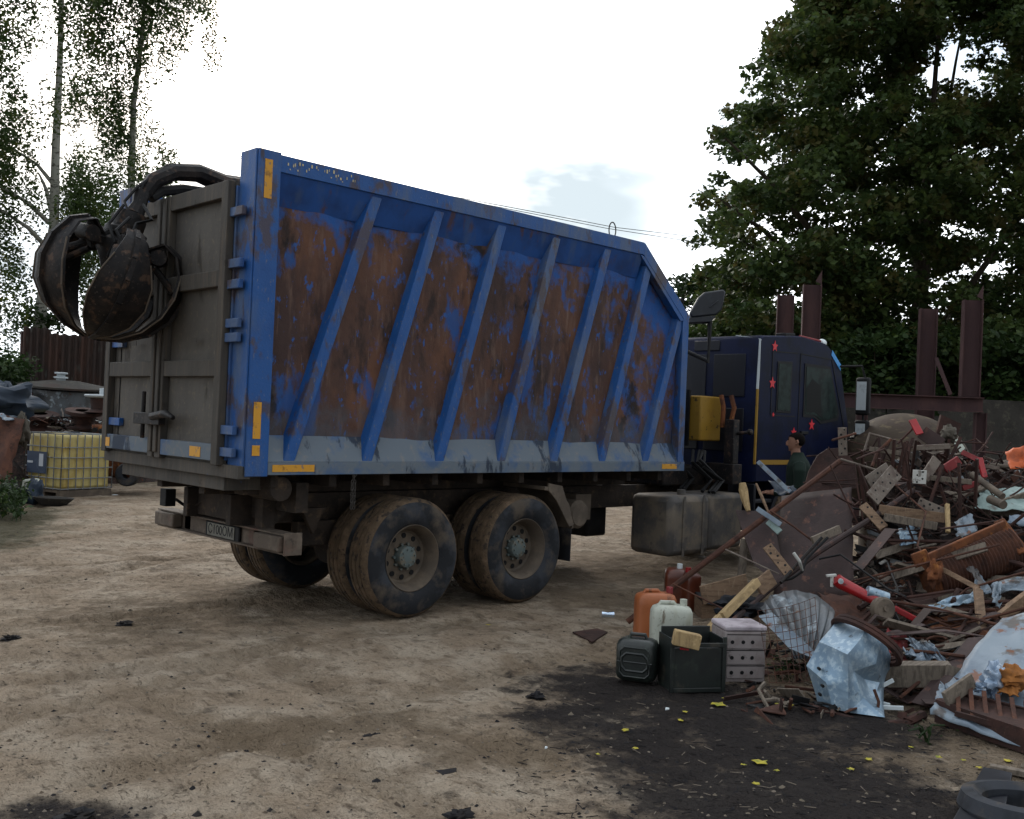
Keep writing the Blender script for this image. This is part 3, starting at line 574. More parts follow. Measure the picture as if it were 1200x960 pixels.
def star(x, z, r, y=ysd-.0045):
    pts = []
    for k in range(10):
        a = PI/2 + k*PI/5; q = r if k % 2 == 0 else r*.45; pts.append((x+math.cos(a)*q, z+math.sin(a)*q))
    c = pts[::-1]; m = MB(); m.prism([(a, y, b) for a, b in c], (0, .004, 0)); return sub(m, 'red_star', 'star_red', cb, smooth=False)
def on_side(px, py, y):
    r = fw + rt*((px-600)/F_PX) - up*((py-480)/F_PX); return CAM + r*((y-CAM.y)/r.y)
for px, py, r in ((908, 406, .075), (905, 449, .08), (906, 486, .03), (930, 507, .07), (951, 498, .08)):
    p = on_side(px, py, ysd); star(p.x, p.z, r)
m = MB(); m.add([(9.315, .28, 2.66), (9.315, W-.28, 2.66), (9.585, W-.22, 1.93), (9.585, .22, 1.93)], [(0, 1, 2, 3)]); m.prism([(9.12, .3, 2.74), (9.30, .3, 2.70), (9.57, .3, 1.94), (9.4, .3, 1.98)], (0, W-.6, 0)); sub(m, 'windscreen', 'glass_dark', cb)
# panel lines and vents on the cab's back
for (y0, y1, z0, z1) in ((.3, .78, 2.2, 2.75), (.9, 1.5, 2.2, 2.75), (1.6, 2.2, 2.2, 2.75), (.3, .9, 1.5, 2.05), (1.0, 2.2, 1.5, 2.05), (.7, 1.1, 2.8, 2.93)):
    m = MB(); m.box((cx0-.012, y0, z0), (cx0-.0005, y1, z1)); sub(m, 'back_panel', 'cab_black', cb, bevel=.005)
# roof marker lamps and sunvisor
for k, (x, y) in enumerate(((8.95, .35), (8.98, .75))):
    m = MB(); m.lathe([(0, -.06), (.05, -.05), (.062, 0), (.055, .04), (0, .06)], (9.0+k*.06, .25+k*.32, 3.03), (1, 0, .1), 14); m.tube([(9.0+k*.06, .25+k*.32, 2.9), (9.0+k*.06, .25+k*.32, 3.0)], .015); sub(m, 'roof_lamp', 'wiper_white', cb)
m = MB(); m.tube([(8.35, .22, 3.07), (8.9, .22, 3.05)], .018); m.tube([(8.9, .22, 3.05), (8.95, 2.3, 3.05)], .018); sub(m, 'roof_bar', 'red_faded', cb)
m = MB(); m.beam((8.0, .3, 3.06), (8.25, .3, 3.08), .15, .05); sub(m, 'roof_vent', 'black', cb, bevel=.01)
# mirrors
for s, yb in ((-1, .1), (1, W-.1)):
    m = MB(); m.tube([(9.25, yb, 2.72), (9.48, yb+s*.22, 2.74), (9.52, yb+s*.24, 2.6), (9.52, yb+s*.24, 1.75), (9.42, yb, 1.7)], .016); mo = sub(m, 'mirror_bracket', 'black', cb)
    m = MB(); m.box((9.47, min(yb+s*.13, yb+s*.33), 2.05), (9.57, max(yb+s*.13, yb+s*.33), 2.58)); m.box((9.47, min(yb+s*.13, yb+s*.33), 1.72), (9.57, max(yb+s*.13, yb+s*.33), 1.98)); sub(m, 'mirror_housing', 'black', cb, bevel=.03)
    m = MB(); m.box((9.462, min(yb+s*.16, yb+s*.30), 2.12), (9.468, max(yb+s*.16, yb+s*.30), 2.52)); m.box((9.462, min(yb+s*.16, yb+s*.30), 1.78), (9.468, max(yb+s*.16, yb+s*.30), 1.93)); sub(m, 'mirror_glass', 'white_trim', cb)
m = MB(); m.box((9.0, .14, .55), (9.75, W-.14, .95)); part(m, 'front_bumper', 'cab_black', T, bevel=.05)
m = MB(); m.box((7.25, .12, .55), (7.65, .3, .62)); m.box((7.25, .12, .85), (7.65, .3, .9)); m.box((7.2, .1, .5), (7.24, .5, 1.1)); part(m, 'cab_step', 'cab_black', T, bevel=.01)
m = MB(); a_ = np.linspace(.15, PI-.15, 14)
pts = [(8.25+math.cos(a)*.62, .12, .5+math.sin(a)*.62) for a in a_]; pts2 = [(8.25+math.cos(a)*.68, .12, .5+math.sin(a)*.68) for a in a_[::-1]]
for i in range(13): m.prism([pts[i], pts[i+1], pts2[12-i], pts2[13-i]], (0, .3, 0))
part(m, 'wheel_arch', 'cab_black', T)
# loader crane between cab and body
m = MB(); m.box((5.9, .55, 1.06), (6.9, 1.95, 1.3)); m.box((6.15, .95, 1.3), (6.65, 1.45, 2.3)); m.tube([(6.4, 1.2, 2.3), (6.4, 1.2, 3.0)], .16, 16)
cr = part(m, 'loader_crane', 'soot', T, bevel=.02)
m = MB(); m.box((6.5, .47, 1.62), (6.95, 1.4, 2.18)); sub(m, 'yellow_housing', 'yellow', cr, bevel=.02)
m = MB(); m.box((6.46, .62, 1.55), (6.49, .68, 2.25)); m.box((6.46, .98, 1.55), (6.49, 1.04, 2.25)); sub(m, 'guard_bar', 'black', cr)
m = MB(); m.tube([(6.8, .38, 2.2), (6.8, .34, 2.05), (6.82, .36, 1.8)], .03, 8); m.tube([(6.9, .30, 2.2), (6.9, .25, 2.05), (6.9, .3, 1.8)], .03, 8); sub(m, 'hydraulic_hose', 'rust_orange', cr)
m = MB(); m.box((6.75, .14, 1.35), (6.87, .28, 1.9)); m.tube([(6.83, .2, 1.72), (6.85, .0, 1.75)], .022); m.lathe([(0, 0), (.04, .01), (.04, .05), (0, .06)], (6.85, -.0, 1.75), (0, -1, .1), 10); m.box((6.7, .1, 1.1), (6.9, .5, 1.35)); sub(m, 'control_valve', 'soot', cr, bevel=.01)
m = MB(); rr = random.Random(11)
for k in range(12):
    y = rr.uniform(.3, 1.3); m.tube([(6.4, y, 1.5), (6.3-rr.random()*.1, y-.1, 1.3+rr.random()*.1), (6.45, y-.25, 1.15), (6.2, y-.3, 1.02)], .02, 6)
sub(m, 'hose_bundle', 'black', cr)
# operator seat on its bar
m = MB(); p0 = at(806, 373, 12.6); p1 = at(832, 376, 12.4)
m.tube([p0, p1], .035); m.tube([p1, p1+Vector((0, 0, -.5)), Vector((6.4, 1.1, 2.9))], .03); m.tube([at(800, 350, 12.8), at(797, 360, 12.8), at(806, 373, 12.7)], .03)
c = at(831, 356, 12.35); u_ = (rt*.93 + Vector((0, 0, .1))).normalized(); v_ = (up*.9 + rt*.28).normalized(); nn = u_.cross(v_).normalized()
sub(m, 'seat_bar', 'black', cr)
m = MB(); m.prism([c + u_*a + v_*b for a, b in ((-.17, -.16), (.14, -.16), (.19, -.1), (.17, .13), (.13, .17), (-.10, .16), (-.16, .10), (-.21, -.10))], -nn*.09)
sub(m, 'operator_seat', 'vinyl', cr, bevel=.02)
m = MB(); m.tube([c + u_*.02+v_*-.05+nn*.02, c+u_*.1+v_*.03+nn*.02], .008); m.prism([c + u_*a + v_*b for a, b in ((-.2, -.16), (.14, -.17), (.1, -.24), (-.18, -.22))], -nn*.3); sub(m, 'seat_cushion', 'vinyl', cr, bevel=.02)
m = MB()
bpts = [Vector((6.4, 1.2, 2.9)), Vector((5.3, 1.25, 2.95)), Vector((3.0, 1.35, 3.2)), at(300, 222, 9.4), at(262, 216, 9.0), at(232, 203, 8.8), at(204, 202, 8.65), at(180, 212, 8.5), at(168, 228, 8.45)]
m.tube(bpts, [.13, .13, .12, .10, .09, .08, .075, .07, .065], 10)
sub(m, 'boom', 'soot', cr)
m = MB(); m.tube([at(255, 228, 8.9), at(215, 222, 8.7), at(190, 224, 8.6), at(176, 232, 8.5)], .045, 8); m.tube([at(262, 208, 9.0), at(228, 194, 8.8), at(196, 194, 8.6), at(168, 215, 8.4), at(158, 240, 8.35)], .014, 6)
m.tube([at(258, 212, 9.0), at(224, 198, 8.8), at(190, 199, 8.6), at(160, 220, 8.35), at(146, 236, 8.3), at(150, 248, 8.25)], .013, 6); sub(m, 'boom_hose', 'black', cr)

# ---------------------------------------------------------------- grapple hanging behind the doors
G = empty('scrap_grapple', 'black five-tined orange-peel grapple hanging from the crane boom behind the truck', 'grapple', loc=at(150, 262, 8.3))
hub = at(149, 268, 8.3); tip = at(108, 385, 8.25)
A = (tip-hub).normalized(); L_ = (tip-hub).length
Ax = (rt - A*rt.dot(A)).normalized(); Ay = A.cross(Ax)
def gpt(r, ang, h): return hub + A*h + (Ax*math.cos(ang) + Ay*math.sin(ang))*r
m = MB(); m.tube([at(166, 226, 8.42), at(163, 240, 8.38), at(157, 252, 8.34)], [.07, .06, .08], 10); m.lathe([(0, -.14), (.11, -.14), (.13, -.08), (.13, 0), (.17, .02), (.17, .07), (.1, .10), (.0, .1)], hub, A, 20)
part(m, 'rotator', 'soot', G)
m = MB(); m.lathe([(0, .08), (.14, .08), (.2, .13), (.2, .2), (.13, .3), (.1, .36), (0, .38)], hub, A, 12)
for k in range(5):
    a = 2*PI*k/5 + .942; m.beam(gpt(.1, a, .16), gpt(.30, a, .18), .07, .12, A)
part(m, 'grapple_body', 'soot', G, bevel=.008)
for k in range(5):
    a = 2*PI*k/5 + .942
    hs = [(.22, .12), (.34, .03), (.47, .10), (.56, .26), (.585, .44), (.54, .62), (.42, .78), (.24, .89), (.05, .94)]
    ws = [.06, .08, .10, .17, .25, .27, .22, .12, .02]
    m = MB(); n = 5; vs = []
    for (r_, h_), w_ in zip(hs, ws):
        for j in range(n):
            t = -1+2*j/(n-1); rad = Ax*math.cos(a)+Ay*math.sin(a); tan = A.cross(rad)
            vs.append(hub + A*h_ + rad*(r_ - .05*t*t*(w_/.25)) + tan*(t*w_*.84))
    N_ = len(vs); rad = Ax*math.cos(a)+Ay*math.sin(a)
    vs2 = [v - rad*.022 - A*.004 for v in vs]
    fs = []
    for i in range(len(hs)-1):
        for j in range(n-1):
            q = (i*n+j, i*n+j+1, (i+1)*n+j+1, (i+1)*n+j); fs.append(q); fs.append(tuple(N_+t for t in q[::-1]))
    for i in range(len(hs)-1):
        fs.append((i*n, (i+1)*n, N_+(i+1)*n, N_+i*n)); fs.append((i*n+n-1, N_+i*n+n-1, N_+(i+1)*n+n-1, (i+1)*n+n-1))
    fs.append(tuple([j for j in range(n)] + [N_+j for j in range(n-1, -1, -1)]))
    m.add(vs+vs2, fs)
    ti = part(m, 'tine', 'soot', G)
    m = MB()
    for i in range(len(hs)-1):
        (r0, h0), (r1, h1) = hs[i], hs[i+1]; m.beam(gpt(r0+.012, a, h0), gpt(r1+.012, a, h1), .04, .035, A.cross(rad))
    sub(m, 'tine_rib', 'soot', ti)
    m = MB()
    for t in (-1, 1):
        for i in range(3, len(hs)-1):
            tan = A.cross(rad); m.tube([gpt(hs[i][0]-.045*(ws[i]/.25), a, hs[i][1]) + tan*(t*ws[i]*.84), gpt(hs[i+1][0]-.045*(ws[i+1]/.25), a, hs[i+1][1]) + tan*(t*ws[i+1]*.84)], .007, 6)
    sub(m, 'worn_edge', 'dusty_metal', ti)
    m = MB(); pc = gpt(.31, a, .15); tan = A.cross(rad); m.tube([pc-tan*.09, pc+tan*.09], .065, 14); sub(m, 'pivot_pin', 'soot', ti)
    m = MB(); m.tube([gpt(.09, a, .05), gpt(.28, a, .22)], .045, 10); m.tube([gpt(.30, a, .235), gpt(.50, a, .38)], .03, 10)
    cy = part(m, 'tine_cylinder', 'soot', G)
m = MB(); m.tube([at(139, 290, 7.95), at(133, 308, 7.88)], .045, 12); c2 = part(m, 'front_cylinder', 'soot', G)
m = MB(); m.tube([at(133, 308, 7.88), at(126, 331, 7.8)], .021, 10); sub(m, 'cylinder_rod', 'chrome', c2)
m = MB(); m.tube([at(129, 333, 7.8), at(120, 333, 7.8)], .04, 10); part(m, 'pivot_pin', 'rust_dark', G)
m = MB(); m.tube([at(152, 255, 8.15), at(136, 270, 8.0), at(150, 296, 7.95), at(158, 280, 8.0)], .014, 6); m.tube([at(168, 240, 8.2), at(178, 258, 8.1), at(160, 262, 8.1), at(150, 285, 8.0)], .014, 6); m.tube([at(145, 240, 8.2), at(128, 262, 8.1), at(134, 284, 8.05), at(126, 300, 8.05)], .013, 6)
part(m, 'grapple_hose', 'black', G)

# ---------------------------------------------------------------- foliage helpers
def leaf_mesh(name, centers, mat, size, aspect=.9, up_bias=.5, shape=6, jit=.45, fold=.15):
    n = len(centers); rs = NR
    nrm = rs.normal(size=(n, 3)); nrm[:, 2] = np.abs(nrm[:, 2])+up_bias; nrm /= np.linalg.norm(nrm, axis=1)[:, None]
    t = rs.normal(size=(n, 3)); t -= (t*nrm).sum(1)[:, None]*nrm; t /= np.linalg.norm(t, axis=1)[:, None]; b = np.cross(nrm, t)
    s = size*(1+jit*rs.uniform(-1, 1, n))[:, None]
    if shape == 8: pr = [(-.5, 0), (-.28, .30), (-.05, .22), (.02, .52), (.2, .2), (.52, .02), (.2, -.22), (.0, -.5)]
    elif shape == 6: pr = [(-.5, 0), (-.15, .36), (.22, .26), (.52, 0), (.2, -.28), (-.18, -.34)]
    else: pr = [(-.5, 0), (0, .32), (.5, 0), (0, -.32)]
    V = np.stack([centers + t*(s*px) + b*(s*py*aspect) + nrm*(s*fold*abs(py)) for px, py in pr], 1).reshape(-1, 3)
    Fa = np.arange(n*len(pr)).reshape(n, len(pr))
    return arrmesh(name, V, Fa, mat)
def clump_points(cl, per, flat=.55):
    """cl: list of (centre, radius)"""
    out_ = []
    for c, r in cl:
        k = max(8, int(per*(r/.8)**2)); p = NR.normal(size=(k, 3)); p /= np.linalg.norm(p, axis=1)[:, None]; p *= (NR.uniform(0, 1, k)**.45)[:, None]*r
        p[:, 2] *= flat; out_.append(p+np.array(c))
    return np.concatenate(out_)
def trunk_mb(base, top, r0, r1, limbs, seed=0):
    m = MB(); rr = random.Random(seed); base = Vector(base); top = Vector(top)
    pts = [base.lerp(top, t) + Vector((rr.uniform(-.1, .1), rr.uniform(-.1, .1), 0))*(t > 0) for t in np.linspace(0, 1, 8)]
    m.tube(pts, [r0*1.25] + [r0+(r1-r0)*t for t in np.linspace(.1, 1, 7)], 10)
    for e, t0 in limbs:
        s = base.lerp(top, t0); e = Vector(e); mid = s.lerp(e, .5) + Vector((0, 0, .3))
        rr0 = (r0+(r1-r0)*t0)*.55; m.tube([s, s.lerp(mid, .5)+Vector((0, 0, .1)), mid, mid.lerp(e, .5)+Vector((0, 0, .15)), e], [rr0, rr0*.8, rr0*.6, rr0*.4, rr0*.15], 7)
    return m
def tree(name, label, base, height, clumps, leafmat, size, per, barkmat, r0, shape=6, group=None, cat='tree', flat=.55, nl=14, seed=1, up_bias=.5, topf=.85):
    R_ = empty(name, label, cat, group, loc=base)
    rr = random.Random(seed); lim = []
    for c, r in rr.sample(clumps, min(nl, len(clumps))):
        h = max(.18, min(.9, (c[2]-base[2])/height*.75)); lim.append((c, h))
    m = trunk_mb(base, (base[0]+.2, base[1], base[2]+height*topf), r0, r0*.25, lim, seed)
    part(m, 'trunk', barkmat, R_)
    me = leaf_mesh('crown', clump_points(clumps, per, flat), leafmat, size, shape=shape, up_bias=up_bias)
    o = bpy.data.objects.new('crown', me); COL.objects.link(o); o.parent = R_; o.matrix_parent_inverse = Matrix.Translation(-Vector(base)); return R_

# big maple on the right: outline samples (pixel y -> left edge px) used at its own distance
def edge(y): return float(np.interp(y, [-120, -40, 0, 60, 110, 170, 200, 260, 300, 360, 400], [990, 940, 915, 880, 862, 812, 830, 800, 795, 812, 850]))
rr = random.Random(21); cl = []
D0 = 27.0
for k in range(1150):
    py = rr.uniform(-330, 450); d = rr.uniform(D0-4.5, D0+4.0)
    e = edge(max(py, -120)) + (max(0, -120-py)*.9); px = rr.uniform(e+12, 1245)
    if py < -150 and rr.random() < .35: continue
    pass
    # holes where sky shows through
    hole = False
    r = rr.uniform(.45, .85) if px > e+40 else rr.uniform(.3, .55)
    for hx, hy, hr in ((1098, 75, 26), (1085, 92, 16), (1175, 60, 18), (1018, 197, 10), (1050, 8, 16), (1075, 135, 12), (1180, 215, 8), (940, 250, 8), (1150, 205, 5), (1000, 120, 8), (1120, 20, 8), (895, 275, 8)):
        if math.hypot(px-hx, py-hy) < hr + r*6: hole = True
    if hole: continue
    cl.append((tuple(at(px, py, d)), r))
tree('maple_tree', 'huge dark spreading maple with browning leaves behind the cab and steel frame', tuple(gp(1075, 548)) if False else (at(1070, 480, 27).x, at(1070, 480, 27).y, 0), 17, cl, 'leaf_maple', .150, 330, 'bark', .36, shape=8, nl=9, seed=3, topf=.55)
cl = []
for k in range(420):
    py = rr.uniform(-300, 420); px = rr.uniform(1215, 1520); d = rr.uniform(24, 32); cl.append((tuple(at(px, py, d)), rr.uniform(.5, 1.0)))
tree('maple_tree', 'second dark tree cut by the right edge, behind the concrete wall', (at(1360, 480, 28).x, at(1360, 480, 28).y, 0), 16, cl, 'leaf_maple', .17, 250, 'bark', .36, shape=8, nl=8, seed=4, topf=.5)
# lighter tree peeping between body and maple
cl = []
for k in range(90):
    py = rr.uniform(322, 430); px = rr.uniform(790+max(0, 350-py)*.5, 905); cl.append((tuple(at(px, py, rr.uniform(33, 37))), rr.uniform(.4, .8)))
tree('young_tree', 'lighter green tree just past the sloping front of the truck body', (at(860, 480, 35).x, at(860, 480, 35).y, 0), 6.5, cl, 'leaf_bush', .17, 200, 'bark', .15, shape=6, nl=8, seed=5, topf=.5)
# undergrowth behind the frame
def bush(label, px0, px1, py0, py1, d, n, mat='leaf_bush', size=.15, cat='bush', per=420, group='bushes under the big tree'):
    cl = [(tuple(at(rr.uniform(px0, px1), rr.uniform(py0, py1), d+rr.uniform(-.8, .8))), rr.uniform(.3, .6)) for k in range(n)]
    b = at((px0+px1)/2, 480, d); R_ = empty('bush', label, cat, group, loc=(b.x, b.y, 0))
    m = MB()
    for c, r in cl[::4]: m.tube([(b.x+rr.uniform(-.3, .3), b.y+rr.uniform(-.3, .3), 0), (Vector(c)+Vector((b.x, b.y, 0)))/2, c], [.03, .02, .01], 5)
    part(m, 'stem', 'bark', R_)
    me = leaf_mesh('crown', clump_points(cl, per, .8), mat, size, shape=6); o = bpy.data.objects.new('crown', me); COL.objects.link(o); o.parent = R_; o.matrix_parent_inverse = Matrix.Translation(-Vector(R_.location))
    return R_
bush('green bush just right of the cab roof, behind the steel beam', 985, 1085, 395, 500, 22.5, 60)
bush('bush between the two right-hand steel posts', 1085, 1150, 400, 500, 23.5, 40)
bush('bush right of the last steel post, above the concrete wall', 1150, 1290, 395, 500, 22.5, 70)
bush('bush directly behind the cab roof lamps', 900, 985, 385, 500, 24.5, 50)
bush('bush behind the left end of the cab roof', 800, 900, 385, 500, 26, 50, 'leaf_maple')
# birches at the left
def birch(name, label, px, d, h, cl_spec, seed, size=.10, per=150, mat='leaf_birch'):
    rr = random.Random(seed); b = at(px, 480, d); b = (b.x, b.y, 0); cl = []
    for (x0, x1, y0, y1, n) in cl_spec:
        for k in range(n):
            x = rr.uniform(x0, x1); y = rr.uniform(y0, y1); L = rr.uniform(40, 130); dd = d+rr.uniform(-2, 2); j = 0
            while j < L:                                           # hanging strings of twigs
                cl.append((tuple(at(x+rr.uniform(-10, 10), y+j, dd+rr.uniform(-.4, .4))), rr.uniform(.16, .42))); j += 8
    R_ = empty(name, label, 'tree', 'birches behind the yard', loc=b)
    part(trunk_mb(b, (b[0]+.3, b[1], h), .19, .04, [(c, min(.92, max(.3, (c[2]-.8)/h))) for c, r in rr.sample(cl, 9)], seed), 'trunk', 'birch_bark', R_)
    P = clump_points(cl, per*2.2, 1.3)
    me = leaf_mesh('crown', P, mat, size, shape=4); o = bpy.data.objects.new('crown', me); COL.objects.link(o); o.parent = R_; o.matrix_parent_inverse = Matrix.Translation(-Vector(b)); return R_
birch('birch_tree', 'drooping birch nearest the left edge, its pale trunk beside the grapple', 42, 27, 15, [(-80, 130, -220, 10, 56), (-60, 60, 10, 230, 22), (-20, 30, 150, 330, 12), (60, 130, 190, 250, 12)], 8)
birch('birch_tree', 'birch behind the grapple, with thin hanging leaf strings above the fence', 135, 30, 15, [(90, 262, -200, -10, 70), (80, 190, 20, 190, 20), (60, 200, 170, 230, 16), (80, 150, 200, 270, 14)], 9)

# ---------------------------------------------------------------- background: wall, frame, dome, fence
def th(mb, name, mat, label, cat, group=None, **k):
    return tag(mb.build(name, mat, **k), label, cat, group)
m = MB(); a = at(985, 470, 21.5); b = at(1420, 470, 21.5); a.z = 0; b.z = 0
for i in range(8):
    p = a.lerp(b, i/8+.002); q = a.lerp(b, (i+1)/8-.002); dd = (q-p).normalized(); nn = Vector((dd.y, -dd.x, 0)); m.prism([p, q, q+nn*-.22, p+nn*-.22], (0, 0, 2.62))
th(m, 'concrete_wall', 'concrete', 'stained grey concrete panel wall behind the scrap heap', 'wall', bevel=.01)
FR = empty('steel_gantry', 'rusty brown I-beam frame with four upright posts beyond the cab', 'steel frame', loc=(at(1080, 470, 19).x, at(1080, 470, 19).y, 0))
def ibeam(m, p, q, w, h, u):
    p = Vector(p); q = Vector(q); d = (q-p).normalized(); a = Vector(u)-d*Vector(u).dot(d); a.normalize(); b = d.cross(a)
    m.beam(p, q, .014, h-.03, a); 
    for s in (-1, 1): m.beam(p+b*(s*(h/2-.009)), q+b*(s*(h/2-.009)), w, .018, a)
m = MB(); p = at(955, 470, 19.6); q = at(1152, 470, 19); q.z = p.z = 2.42
dirb = (q-p).normalized(); nb = Vector((-dirb.y, dirb.x, 0)); ibeam(m, p, q, .2, .28, nb); part(m, 'cross_beam', 'beam_rust', FR)
for (px, pyt, d, cut) in ((1140, 352, 19.1, 1), (1088, 362, 20.6, 0), (952, 334, 19.4, 1), (921, 346, 20.9, 0)):
    t = at(px, pyt, d); m = MB(); b = Vector((t.x, t.y, 2.57 if px > 1000 and cut else 0.0)); 
    ibeam(m, b, t, .24, .34, rt0*.35+fw*.93 if 0 else nb)
    if cut: m.prism([t + rt0*.17 - nb*.12, t + rt0*.17 - nb*.1, t + rt0*.17 + Vector((0, 0, .28)) - nb*.1, t+rt0*.05+Vector((0, 0, .06))-nb*.12], nb*.02)
    part(m, 'post', 'beam_rust', FR)
for px, d in ((1149, 19.05), (1010, 19.4), (955, 19.6)):
    t = at(px, 480, d); m = MB(); ibeam(m, (t.x, t.y, 0), (t.x, t.y, 2.27), .2, .2, nb); part(m, 'leg', 'beam_rust', FR)
m = MB(); m.tube([at(1097, 420, 19.6), at(1114, 463, 19.3)], .04, 6); part(m, 'diagonal_bar', 'beam_rust', FR)
# dome
c = at(1062, 540, 14.2); D_ = empty('tank_dome', 'large rusty domed tank end with a pale patch behind the scrap heap', 'tank end', loc=(c.x, c.y, 0))
ax = (up*1.0 - fw*.35 + rt*.05).normalized(); m = MB(); prof_ = [(0.86*math.sin(t), .70*math.cos(t)) for t in np.linspace(0, PI/2, 12)] + [(.86, -.4), (.83, -.4)]
prof_[0] = (.001, .70); m.lathe(prof_, c - Vector((0, 0, .05)), ax, 40); m.tube([Vector((c.x, c.y, 0)), Vector((c.x, c.y, c.z-.1))], .6, 16); part(m, 'dome', 'dome', D_)
m = MB(); a, b = orth(ax); cc = c - Vector((0, 0, .05)); vs = []; tb = None
tgt = at(1098, 500, 13.8)-cc; tv = tgt - ax*tgt.dot(ax); ang0 = math.atan2(tv.dot(b), tv.dot(a))
for i in range(6):
    for j in range(5):
        th_ = .62+.16*i/5*2; an = ang0-.16+.32*j/4; vs.append(cc + ax*(.70*math.cos(th_)*1.012) + (a*math.cos(an)+b*math.sin(an))*(.86*math.sin(th_)*1.012))
m.add(vs, [(i*5+j, i*5+j+1, (i+1)*5+j+1, (i+1)*5+j) for i in range(5) for j in range(4)]); part(m, 'pale_patch', 'dome_patch', D_)
m = MB(); m.prism([at(1103, 486, 13.6), at(1127, 497, 13.4), at(1118, 520, 13.4), at(1096, 515, 13.6)], fw*.05); th(m, 'steel_plate', 'rust_dark', 'dark cut steel plate leaning on the right side of the rusty dome', 'steel plate')
# corrugated fence at left with posts
m = MB(); p = at(23, 480, 25); q = at(330, 480, 27.5); p.z = q.z = 0; nseg = 260; hgt = at(60, 386, 25.5).z
dd = (q-p)/nseg; nn = Vector((dd.y, -dd.x, 0)).normalized(); vs = []
for i in range(nseg+1):
    o_ = nn*(.045*math.sin(i*1.05)); hh = hgt - .12*(1 if (i//26) % 2 else 0) + .02*math.sin(i*.7)
    vs += [p+dd*i+o_, p+dd*i+o_+Vector((0, 0, hh))]
m.add(vs, [(2*i, 2*i+2, 2*i+3, 2*i+1) for i in range(nseg)])
vs2 = [v - nn*.01 for v in vs]; m.add(vs2, [(2*i, 2*i+1, 2*i+3, 2*i+2) for i in range(nseg)])
F_ = th(m, 'corrugated_fence', 'corr_rust', 'tall rusty corrugated sheet fence behind the left scrap stack', 'fence')
for t in (.0, .3, .6, .9):
    m = MB(); c = p.lerp(q, t) - nn*.12; m.beam(c, c+Vector((0, 0, hgt-.1)), .1, .1); o = m.build('fence_post', 'rust_dark'); o.parent = F_
rr = random.Random(77)
for (lab, px0, px1, py0, py1, d, n) in (('dark shrub at the left edge beside the corrugated fence', -50, 26, 425, 520, 23, 60), ('low brush on top of the corrugated fence', 30, 75, 372, 384, 27, 8)):
    bush(lab, px0, px1, py0, py1, d, n, 'leaf_bush', .11, group='brush at the left fence')
# thin overhead wires
for (x1, y1, x2, y2, d1, d2, lab) in ((560, 238, 860, 291, 38, 46, 'lower thin overhead wire crossing the sky to the big maple'), (640, 258, 800, 283, 38, 44, 'upper thin overhead wire above the front slope of the truck body')):
    dy = -7 if 'upper' in lab else 0
    m = MB(); m.tube([at(x1-900, y1-170+dy, d1-4), at(x1, y1+dy, d1), at((x1+x2)/2, (y1+y2)/2+3+dy, (d1+d2)/2), at(x2, y2+dy, d2), at(x2+400, y2+60, d2+6)], .014, 5)
    th(m, 'overhead_wire', 'wire', lab, 'wire', 'overhead wires')

# ---------------------------------------------------------------- left side: tote, drums, scrap
def frame_at(px, py, yawdeg=None):
    p = gp(px, py); return p
# tote: caged liquid container, corner nearest at px 72,580
c0 = at(75, 480, 18.3); c0.z = 0
fw0 = Vector((fw.x, fw.y, 0)).normalized(); ux = rt0*.5+fw0*.866; uy = -rt0*.866+fw0*.5
WX, WY, HZ = 1.1, 1.06, 1.16
IB = empty('liquid_tote', 'yellowed plastic liquid tote in a grey wire cage on a pallet', 'tote', loc=tuple(c0))
def ib(a, b, z): return c0 + ux*a + uy*b + Vector((0, 0, z))
def obox(m, a0, a1, b0, b1, z0, z1, f=ib, mi=0):
    return m.add([f(a0,b0,z0), f(a1,b0,z0), f(a1,b1,z0), f(a0,b1,z0), f(a0,b0,z1), f(a1,b0,z1), f(a1,b1,z1), f(a0,b1,z1)], [(0,3,2,1),(4,5,6,7),(0,1,5,4),(1,2,6,5),(2,3,7,6),(3,0,4,7)], mi)
m = MB(); obox(m, .03, WX-.03, .03, WY-.03, .15, HZ-.01); part(m, 'tote_body', 'ibc_plastic', IB, bevel=.06)
m = MB()
for z in (.16, .35, .54, .73, .92, HZ): 
    m.tube([ib(0,0,z), ib(WX,0,z), ib(WX,WY,z), ib(0,WY,z), ib(0,0,z)], .011, 6)
for i in range(8):
    t = i/7*WX; m.tube([ib(t, 0, .14), ib(t, 0, HZ)], .010, 6); m.tube([ib(t, WY, .14), ib(t, WY, HZ)], .010, 6)
for i in range(6):
    t = i/5*WY; m.tube([ib(0, t, .14), ib(0, t, HZ)], .010, 6); m.tube([ib(WX, t, .14), ib(WX, t, HZ)], .010, 6)
m.tube([ib(.4, 0, HZ+.01), ib(.4, WY, HZ+.01)], .013, 6); m.tube([ib(.8, 0, HZ+.01), ib(.8, WY, HZ+.01)], .013, 6)
part(m, 'cage', 'ibc_cage', IB)
m = MB(); obox(m, -.012, -.018, .42, .98, .42, .82); pl_ = part(m, 'label_board', 'label_blue', IB)
m = MB(); obox(m, -.019, -.022, .5, .62, .55, .78); obox(m, -.019, -.022, .8, .96, .6, .64); sub(m, 'label_sticker', 'label_white', pl_)
m = MB()
for b in (0, .45, .88): obox(m, 0, WX, b, b+.12, 0, .09)
obox(m, 0, WX, 0, WY, .09, .13); part(m, 'pallet', 'dusty_metal', IB)
m = MB(); cc = ib(.6, .5, HZ); m.tube([cc, cc+Vector((0, 0, .03))], .11, 20); part(m, 'lid', 'tarp', IB)
def P3(lst): return [at(*p) for p in lst]
